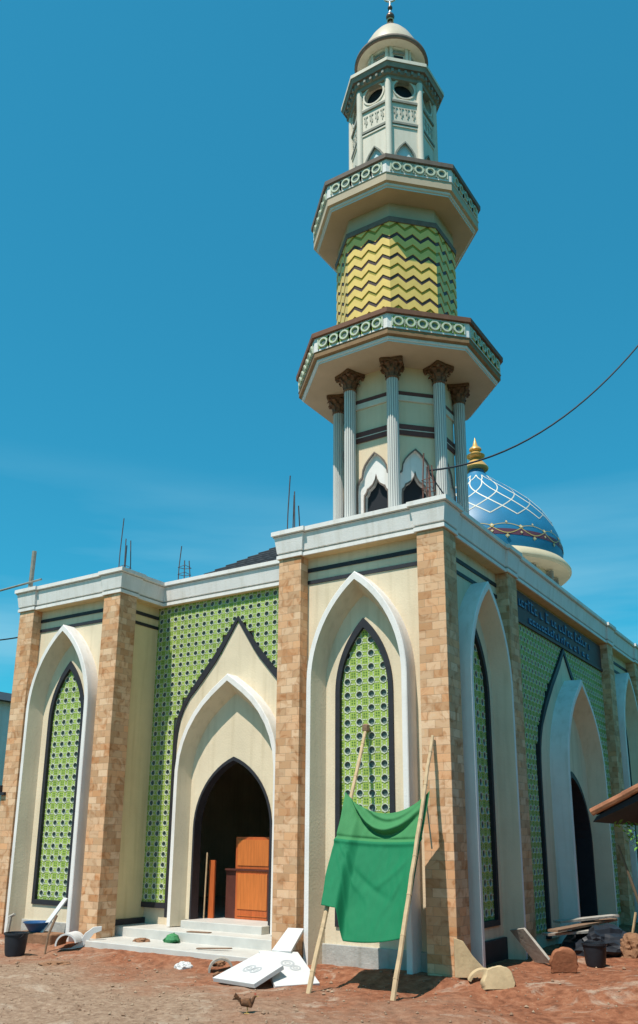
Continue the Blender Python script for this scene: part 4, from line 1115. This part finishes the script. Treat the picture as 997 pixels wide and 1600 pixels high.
lump(-6.12, 0.22, 0.0, 0.13, M['earth'], 'dirt_clod', 'small brown heap of debris on the lower step', 'debris', None, 0.35, 1)
o = slab([(-5.42, 0.60, 0.185), (-5.02, 0.72, 0.185), (-5.0, 0.80, 0.185), (-5.42, 0.72, 0.185)], 0.018, M['oldwood'], name='plank_piece'); tag(o, 'brown wood scrap on the upper step before the door', 'plank', 'wood scraps lying on the steps')
o = slab([(-4.62, -0.06, 0.03), (-4.10, 0.12, 0.05), (-4.06, 0.20, 0.05), (-4.62, 0.0, 0.03)], 0.02, M['oldwood'], name='plank_piece'); tag(o, 'long thin brown wood scrap near the edge of the lower step', 'plank', 'wood scraps lying on the steps')
lump(-4.28, -0.72, -0.19, 0.12, M['foam'], 'foam_chunk', 'white foam chunk lying below the lower step', 'foam', None, 0.7, 2)
curved((-3.55, -0.72, -0.16), 0.7, 0.19, 200, 20, 0.16, 0.03, M['greybrick'], M['earth'], 'pipe_shard', 'curved grey pipe shard leaning on the step beside the rubble', 'shard')
for k, (x, y, r, lb) in enumerate([(-3.78, -0.50, 0.10, 'brown rubble lump touching the step left of the pipe shard'), (-3.35, -1.05, 0.07, 'small rubble lump in front of the pipe shard'), (-3.15, -0.62, 0.12, 'grey rubble lump between the pipe shard and the white boards'),
                                   (-2.98, -0.50, 0.09, 'dark rubble lump right against the last step, behind the white boards')]):
    lump(x, y, gz(x, y), r, M['greybrick'] if k > 1 else M['earth'], 'rubble', lb, 'rubble', 'rubble in front of the steps', 0.7, k + 3)
lump(-6.2, -1.6, gz(-6.2, -1.6) - 0.02, 0.22, M['earth'], 'dirt_clod', 'flat dark heap of earth in front of the curled offcut', 'earth', None, 0.28, 9)

# right side: offcuts and building waste by the shaded wall
mb = MB(); f = frame((0.20, -0.02), (0.55, -0.83))
mb.prism([(-0.22, 0.0), (0.26, 0.0), (0.22, 0.07), (0.02, 0.28), (-0.10, 0.46), (-0.22, 0.50)], -0.03, 0.03, f)
tag(mb.build('sandy_board', M['sand_board'], bevel=0.006), 'triangular sandy board standing against the corner pillar foot', 'board')
def half_disc(c, rz, r, th, m, label, squash=1.0, tilt=0.0, name='rounded_offcut'):
    pts = [(r * math.cos(a), r * squash * math.sin(a)) for a in [PI * k / 20 - 0.35 + 0.7 * k / 20 for k in range(21)]]
    mb = MB(); n = len(pts); rr = []
    for k, (u, z) in enumerate(pts):
        w = 1 + 0.16 * noise.noise(V((u * 9, z * 9, c[0]))) + 0.10 * noise.noise(V((u * 30, z * 30, c[1])))
        rr.append((u * w, z * w))
    rings = [[(u * 0.93, -th / 2, z * 0.93) for u, z in rr], [(u, -th / 2 + 0.02, z) for u, z in rr], [(u * 1.02, 0.01, z * 0.98) for u, z in rr], [(u * 0.97, th / 2 - 0.03, z) for u, z in rr], [(u * 0.86, th / 2, z * 0.9) for u, z in rr]]
    mb.add([q for r_ in rings for q in r_], [tuple(range(n)), tuple(reversed(range(4 * n, 5 * n)))] + [(a * n + k, a * n + (k + 1) % n, (a + 1) * n + (k + 1) % n, (a + 1) * n + k) for a in range(4) for k in range(n)])
    o = mb.build(name, m); o.location = c; o.rotation_euler = (tilt, 0, rz); smooth_by_angle(o, 50)
    return tag(o, label, 'offcut')
half_disc((0.72, -0.42, 0.02), math.radians(38), 0.20, 0.22, M['sand_board'], 'round topped sandy offcut standing beside the triangular board', 1.05, -0.2)
curved((0.46, -0.22, -0.06), math.radians(30), 0.22, 60, 160, 0.16, 0.03, M['sand_board'], M['sand_board'], 'curved_offcut', 'thin curved sandy strip between the triangular board and the round offcut', 'offcut')
o = slab([(0.05, 1.95, 0.46), (0.36, 1.70, 0.52), (0.78, 1.55, 0.06), (0.46, 1.85, 0.03)], 0.04, M['greybrick'], name='grey_slab'); tag(o, 'grey slab leaning in shade left of the side doorway', 'slab')
half_disc((1.16, 0.95, 0.13), math.radians(28), 0.19, 0.10, M['terracotta'], 'round topped orange offcut standing at the edge of the shade', 1.3, 0.15)
for k, (a, b, lb) in enumerate([((0.30, 3.4, 0.50), (0.95, 4.6, 0.56), 'grey plank on top of the waste heap, nearest the doorway'), ((0.25, 2.9, 0.34), (1.0, 3.9, 0.38), 'grey plank lowest in the waste heap by the doorway'),
                                ((0.45, 2.7, 0.42), (0.85, 4.8, 0.48), 'dark plank crossing the middle of the waste heap')]):
    mb = MB(); a, b = V(a), V(b); d = (b - a).normalized(); sd = V((-d.y, d.x, 0)) * 0.09
    mb.add([a - sd, a + sd, b + sd, b - sd] + [q - V((0, 0, 0.035)) for q in (a - sd, a + sd, b + sd, b - sd)], [(0, 1, 2, 3), (7, 6, 5, 4), (0, 4, 5, 1), (1, 5, 6, 2), (2, 6, 7, 3), (3, 7, 4, 0)])
    tag(mb.build('old_plank', M['oldwood'] if k == 2 else M['greybrick']), lb, 'plank', 'planks heaped by the side doorway')
lump(0.9, 3.7, 0.0, 0.62, M['bucket'], 'waste_heap', 'dark heap of building waste under the planks', 'waste heap', None, 0.55, 12)
lump(1.55, 3.4, 0.05, 0.26, M['earth'], 'rubble', 'brown rubble lump at the right end of the waste heap', 'rubble', None, 0.9, 13)
t = thing('bucket', 'dark bucket in the shade before the waste heap', 'bucket', (1.25, 2.15, 0.0)); c = (1.25, 2.15, 0.0)
mb = MB(); mb.lathe([(0.13, 0), (0.145, 0.05), (0.17, 0.30), (0.185, 0.30), (0.185, 0.33), (0.165, 0.33), (0.13, 0.03), (0.01, 0.025)], 28, c); o = mb.build('body', M['bucket'], t); smooth_by_angle(o)
mb = MB(); mb.tube([(c[0] + 0.18 * math.cos(a), c[1] - 0.02 - 0.08 * math.sin(a), c[2] + 0.31 - 0.08 * math.sin(a)) for a in [PI * k / 12 for k in range(13)]], 0.006, 6); mb.build('handle', M['steel'], t)
mb = MB(); mb.tube([(1.2, 4.5, 0.1), (1.32, 4.52, 0.62)], 0.022, 7); tag(mb.build('bamboo_stick', M['bamboo']), 'pale stick standing in the shade at the right edge', 'stick')

# tiled eave corner poking in from the right, with leaves under it
rf = thing('house', 'low house at the right edge, a terracotta tiled eave corner poking in', 'house', (5.6, 2.5, 0))
EX, EZ, RX, RZ, GY0, GY1 = 2.80, 2.03, 5.6, 3.42, -3.05, 9.0
for sg, nm in ((1, 'roof'), (-1, 'roof')):
    ex = EX if sg > 0 else 2 * RX - EX
    mb = MB(); vg = {GY0: MB(), GY1: MB()}; nc, nr = 60, 9
    for r_ in range(nr):
        t0, t1 = r_ / nr, (r_ + 1) / nr + 0.02
        P0 = lambda t: (ex + (RX - ex) * t, EZ + (RZ - EZ) * t)
        (xa, za), (xb, zb) = P0(t0), P0(min(1, t1))
        up0, up1 = 0.03, 0.012
        top = []
        for c in range(nc + 1):
            y = GY0 + (GY1 - GY0) * c / nc; h_ = 0.02 * (0.5 + 0.5 * math.cos(c * PI))
            top += [(xa, y, za + up0 + h_), (xb, y, zb + up1 + h_), (xa, y, za + h_)]
        for c in range(nc):
            o = 3 * c
            mb.add([top[o], top[o + 3], top[o + 4], top[o + 1], top[o + 2], top[o + 5]], [(0, 1, 2, 3), (0, 4, 5, 1)])
        for y in (GY0, GY1):
            vg[y].tube([(xa, y, za + 0.02), (xb, y, zb + 0.015)], 0.036, 8)
    mb.build(nm, M['dim_tile'], rf); [q.build('verge', M['terracotta'], rf) for q in vg.values()]
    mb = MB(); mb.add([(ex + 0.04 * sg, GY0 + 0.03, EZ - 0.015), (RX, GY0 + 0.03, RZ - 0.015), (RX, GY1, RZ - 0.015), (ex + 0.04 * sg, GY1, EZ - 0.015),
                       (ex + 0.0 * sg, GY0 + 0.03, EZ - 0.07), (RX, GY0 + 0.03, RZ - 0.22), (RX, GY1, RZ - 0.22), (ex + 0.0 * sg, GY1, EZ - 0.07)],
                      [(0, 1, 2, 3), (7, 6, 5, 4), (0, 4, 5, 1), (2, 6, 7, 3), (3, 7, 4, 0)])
    mb.build('eave_board', M['black'], rf)  # underside coloured near black for the shade below the tiles
mb = MB(); mb.add([(3.55, -2.3, -0.1), (7.65, -2.3, -0.1), (7.65, 8.6, -0.1), (3.55, 8.6, -0.1), (3.55, -2.3, 2.2), (7.65, -2.3, 2.2), (7.65, 8.6, 2.2), (3.55, 8.6, 2.2), (5.6, -2.3, 3.18), (5.6, 8.6, 3.18)],
                  [(0, 1, 5, 8, 4), (1, 2, 6, 5), (2, 3, 7, 9, 6), (3, 0, 4, 7)])
mb.build('wall', M['oldwood'], rf)
mb = MB(); mb.box((4.6, -2.33, 0.0), (5.4, -2.28, 1.9)); mb.build('door', M['wood_dark'], rf)
def leaves(c, n, rad, e, seed):
    mb = MB(); rr = random.Random(seed)
    for k in range(n):
        p = V(c) + V((rr.gauss(0, rad), rr.gauss(0, rad), rr.gauss(0, rad * 0.8)))
        R = Matrix.Rotation(rr.uniform(0, 6.28), 3, 'Z') @ Matrix.Rotation(rr.uniform(-0.9, 0.9), 3, 'X')
        L = e * rr.uniform(0.7, 1.3)
        mb.add([p + R @ V(q) * L for q in ((0, 0, 0), (0.35, 0.5, 0.08), (0, 1.2, -0.05), (-0.35, 0.5, 0.08))], [(0, 1, 2, 3)])
    return mb
pl = thing('shrub', 'leafy shrub with bright leaves under the tiled eave', 'shrub', (3.15, -2.75, 0))
mb = leaves((3.06, -2.85, 1.93), 26, 0.035, 0.045, 5); m2 = leaves((3.16, -2.9, 1.80), 40, 0.05, 0.045, 6); mb.add(m2.v, m2.f)
mb.build('foliage', M['leaf'], pl)
mb = MB(); mb.tube([(3.25, -2.75, -0.15), (3.22, -2.75, 0.8), (2.95, -2.75, 1.75)], 0.03, 6, 0, 0.01); mb.tube([(3.22, -2.75, 0.8), (3.2, -2.9, 1.5)], 0.02, 6, 0, 0.008); mb.build('stem', M['bark'], pl)

# unseen trees added beyond the low house to darken the right facade
def tree_parts(seed, h, rad):
    rr = random.Random(seed); tk = MB(); lf_ = MB()
    tk.tube([(0, 0, -0.2), (0.06, 0.03, h * 0.3), (0.0, 0.1, h * 0.6), (0.1, 0.05, h * 0.85)], 0.20, 9, 0, 0.05)
    cl = []
    for k in range(11):
        a = 2.4 * k; z = h * (0.42 + 0.05 * k); L = rad * rr.uniform(0.55, 1.0) * (1.1 - 0.05 * k)
        p = V((L * math.cos(a), L * math.sin(a), z + L * 0.35)); cl.append(p)
        tk.tube([(0.03, 0.05, z - 0.3), p * 0.5 + V((0, 0, (z - 0.3) * 0.5)), p], 0.06, 6, 0, 0.015)
    cl.append(V((0, 0, h)))
    for p in cl:
        for k in range(260):
            d = V((rr.gauss(0, 1), rr.gauss(0, 1), rr.gauss(0, 0.8))).normalized() * rad * 0.42 * rr.uniform(0.5, 1.05)
            R = Matrix.Rotation(rr.uniform(0, 6.28), 3, 'Z') @ Matrix.Rotation(rr.uniform(-1.1, 1.1), 3, 'X'); L = rr.uniform(0.09, 0.17)
            lf_.add([p + d + R @ V(q) * L for q in ((0, 0, 0), (0.4, 0.6, 0.1), (0, 1.3, -0.05), (-0.4, 0.6, 0.1))], [(0, 1, 2, 3)])
    return tk, lf_
for k, (x, y, h, rd, lb) in enumerate([(10.5, -3.0, 6.8, 2.0, 'unseen added tree beyond the low house, nearest the viewer'), (10.8, 2.2, 8.2, 2.3, 'tallest unseen added tree beyond the low house'),
                                       (10.2, 7.0, 7.2, 2.1, 'unseen added tree beyond the middle of the low house'), (9.6, 12.2, 7.8, 2.3, 'unseen added tree beyond the far end of the low house')]):
    t = thing('tree', lb, 'tree', (x, y, 0), k * 1.3, 'unseen trees added beyond the low house')
    tk, lv = tree_parts(20 + k, h, rd); tk.build('trunk', M['bark'], t, world=False); lv.build('crown', M['tree_leaf'], t, world=False)

# neighbouring house glimpsed past the far left pillar
hs = thing('house', 'neighbouring white house with dark roof behind the far left pillar', 'house', (-20, 7, 0))
mb = MB(); mb.box((-23, 4.5, -0.3), (-17.9, 10, 5.9)); mb.build('wall', M['white'], hs)
mb = MB(); mb.add([(-23.4, 4.1, 5.9), (-17.6, 4.1, 5.9), (-17.6, 10.4, 5.9), (-23.4, 10.4, 5.9), (-20.5, 5.8, 6.7), (-20.5, 8.8, 6.7)], [(3, 2, 1, 0), (0, 1, 4), (1, 2, 5, 4), (2, 3, 5), (3, 0, 4, 5)]); mb.build('roof', M['rooftile'], hs)
mb = MB(); mb.box((-21.5, 4.44, 3.2), (-19.5, 4.51, 4.8)); w_ = mb.build('window', M['dark'], hs)

# hen scratching in the dirt
def hen(x, y, rz):
    z = gz(x, y)
    h = thing('hen', 'small brown hen pecking about in the foreground dirt', 'hen', (x, y, z), rz)
    chain = [((-0.095, 0, 0.145), 0.012), ((-0.06, 0, 0.115), 0.036), ((-0.01, 0, 0.10), 0.052), ((0.035, 0, 0.108), 0.046), ((0.06, 0, 0.135), 0.027), ((0.072, 0, 0.165), 0.018), ((0.085, 0, 0.180), 0.019), ((0.105, 0, 0.177), 0.008)]
    me = bpy.data.meshes.new('body'); me.from_pydata([p for p, r in chain], [(i, i + 1) for i in range(len(chain) - 1)], [])
    o = bpy.data.objects.new('body', me); C.objects.link(o); o.parent = h
    md = o.modifiers.new('skin', 'SKIN')
    for i, (p, r) in enumerate(chain): me.skin_vertices[0].data[i].radius = (r, r * 0.95)
    me.skin_vertices[0].data[2].use_root = True
    o.modifiers.new('sub', 'SUBSURF').render_levels = 2; me.materials.append(M['feather'])
    mb = MB()
    for k in range(7):
        a = (k - 3) * 0.16
        mb.add([(-0.07, a * 0.08, 0.12), (-0.075, a * 0.08, 0.15), (-0.135 - 0.01 * abs(k - 3), a * 0.22, 0.215 - 0.02 * abs(k - 3)), (-0.15, a * 0.22, 0.175)], [(0, 1, 2, 3)])
    mb.build('tail', M['feather'], h, world=False)
    for sg in (-1, 1):
        mb = MB(); mb.tube([(0.0, sg * 0.022, 0.07), (0.005, sg * 0.024, 0.035), (-0.004, sg * 0.026, 0.004)], 0.0055, 5)
        for a in (-0.5, 0, 0.5, PI): mb.tube([(-0.004, sg * 0.026, 0.005), (-0.004 + 0.028 * math.cos(a), sg * 0.026 + 0.028 * math.sin(a), 0.003)], 0.0035, 4)
        mb.build('leg', M['beak'], h, world=False)
        mb = MB(); mb.lathe([(0.004, -0.055), (0.022, -0.03), (0.026, 0.0), (0.018, 0.03), (0.004, 0.045)], 10); w = mb.build('wing', M['feather'], h, world=False, smooth=True); w.location = (-0.015, sg * 0.042, 0.108); w.rotation_euler = (0, math.radians(-75), 0); w.scale = (1, 0.4, 1)
    mb = MB(); mb.add([(0.075, 0, 0.195), (0.08, 0, 0.212), (0.087, 0, 0.203), (0.093, 0, 0.213), (0.10, 0, 0.195)], [(0, 1, 2, 3, 4)]); mb.build('comb', M['comb'], h, world=False)
    mb = MB(); mb.lathe([(0.007, 0), (0.001, 0.022)], 6); b = mb.build('beak', M['beak'], h, world=False); b.location = (0.104, 0, 0.177); b.rotation_euler = (0, math.radians(100), 0)
hen(-1.10, -3.28, math.radians(35))

# ------------------------------------------------------------------ light, sky, camera
SUN = V((-0.06, -0.53, 1.0)).normalized()          # towards the sun
sd = bpy.data.lights.new('sun', 'SUN'); sd.energy = 5.0; sd.angle = math.radians(0.53); sd.color = (1.0, 0.92, 0.82)
so = bpy.data.objects.new('sun', sd); C.objects.link(so); so.rotation_euler = SUN.to_track_quat('Z', 'Y').to_euler(); so.location = SUN * 60
w = bpy.data.worlds.new('World'); bpy.context.scene.world = w; w.use_nodes = True
nt = w.node_tree; bg = nt.nodes['Background']
sky = nt.nodes.new('ShaderNodeTexSky'); sky.sky_type = 'NISHITA'; sky.sun_disc = False
sky.sun_elevation = math.asin(SUN.z); sky.sun_rotation = math.atan2(SUN.x, SUN.y)
sky.air_density = 1.0; sky.dust_density = 0.6; sky.ozone_density = 1.0; sky.altitude = 0
tint = nt.nodes.new('ShaderNodeMix'); tint.data_type = 'RGBA'; tint.blend_type = 'MULTIPLY'; tint.inputs[0].default_value = 1
tint.inputs[7].default_value = (0.17, 0.98, 1.0, 1)
nt.links.new(sky.outputs[0], tint.inputs[6])
even = nt.nodes.new('ShaderNodeMix'); even.data_type = 'RGBA'; even.inputs[0].default_value = 0.4
nt.links.new(tint.outputs[2], even.inputs[6]); even.inputs[7].default_value = (0.17, 1.72, 3.0, 1)
# thin cloud streaks low over the left horizon
tc = nt.nodes.new('ShaderNodeTexCoord'); mp = nt.nodes.new('ShaderNodeMapping'); mp.inputs['Scale'].default_value = (1.2, 1.2, 9)
nt.links.new(tc.outputs['Generated'], mp.inputs['Vector'])
nz_ = nt.nodes.new('ShaderNodeTexNoise'); nz_.inputs['Scale'].default_value = 1.6; nz_.inputs['Detail'].default_value = 5
nt.links.new(mp.outputs[0], nz_.inputs['Vector'])
rp = nt.nodes.new('ShaderNodeValToRGB'); rp.color_ramp.elements[0].position = 0.44; rp.color_ramp.elements[1].position = 0.74
rp.color_ramp.elements[1].color = (0.85, 0.85, 0.85, 1); nt.links.new(nz_.outputs['Fac'], rp.inputs['Fac'])
sx = nt.nodes.new('ShaderNodeSeparateXYZ'); nt.links.new(tc.outputs['Generated'], sx.inputs[0])
mr = nt.nodes.new('ShaderNodeMapRange'); mr.inputs[1].default_value = 0.22; mr.inputs[2].default_value = 0.42; mr.inputs[3].default_value = 1; mr.inputs[4].default_value = 0
nt.links.new(sx.outputs['Z'], mr.inputs[0])
ml = nt.nodes.new('ShaderNodeMath'); ml.operation = 'MULTIPLY'; nt.links.new(rp.outputs['Color'], ml.inputs[0]); nt.links.new(mr.outputs[0], ml.inputs[1])
cm = nt.nodes.new('ShaderNodeMix'); cm.data_type = 'RGBA'; nt.links.new(ml.outputs[0], cm.inputs[0]); nt.links.new(even.outputs[2], cm.inputs[6]); cm.inputs[7].default_value = (1.9, 3.9, 4.9, 1)
nt.links.new(cm.outputs[2], bg.inputs['Color']); bg.inputs['Strength'].default_value = 0.15

F, PX, PY = 1330.604, 479.248, 940.356            # focal length and principal point, photograph pixels (997 x 1600)
cd = bpy.data.cameras.new('camera'); co = bpy.data.objects.new('camera', cd); C.objects.link(co)
cd.sensor_fit = 'VERTICAL'; cd.sensor_height = 36; cd.lens = F / 1600 * 36
cd.shift_x = (498.5 - PX) / 1600; cd.shift_y = (PY - 800) / 1600
cd.clip_start = 0.05; cd.clip_end = 2000
a, b, c_ = math.radians(-33.682), math.radians(15.571), math.radians(0.649)
fw = V((math.sin(a) * math.cos(b), math.cos(a) * math.cos(b), math.sin(b)))
r = V((math.cos(a), -math.sin(a), 0)); u = r.cross(fw)
r2 = r * math.cos(c_) + u * math.sin(c_); u2 = -r * math.sin(c_) + u * math.cos(c_)
co.matrix_world = Matrix(((r2.x, u2.x, -fw.x, 5.175), (r2.y, u2.y, -fw.y, -11.589), (r2.z, u2.z, -fw.z, 1.772), (0, 0, 0, 1)))
sc = bpy.context.scene
sc.camera = co
sc.view_settings.view_transform = 'Standard'; sc.view_settings.look = 'None'; sc.view_settings.gamma = 1; sc.view_settings.exposure = 0.15
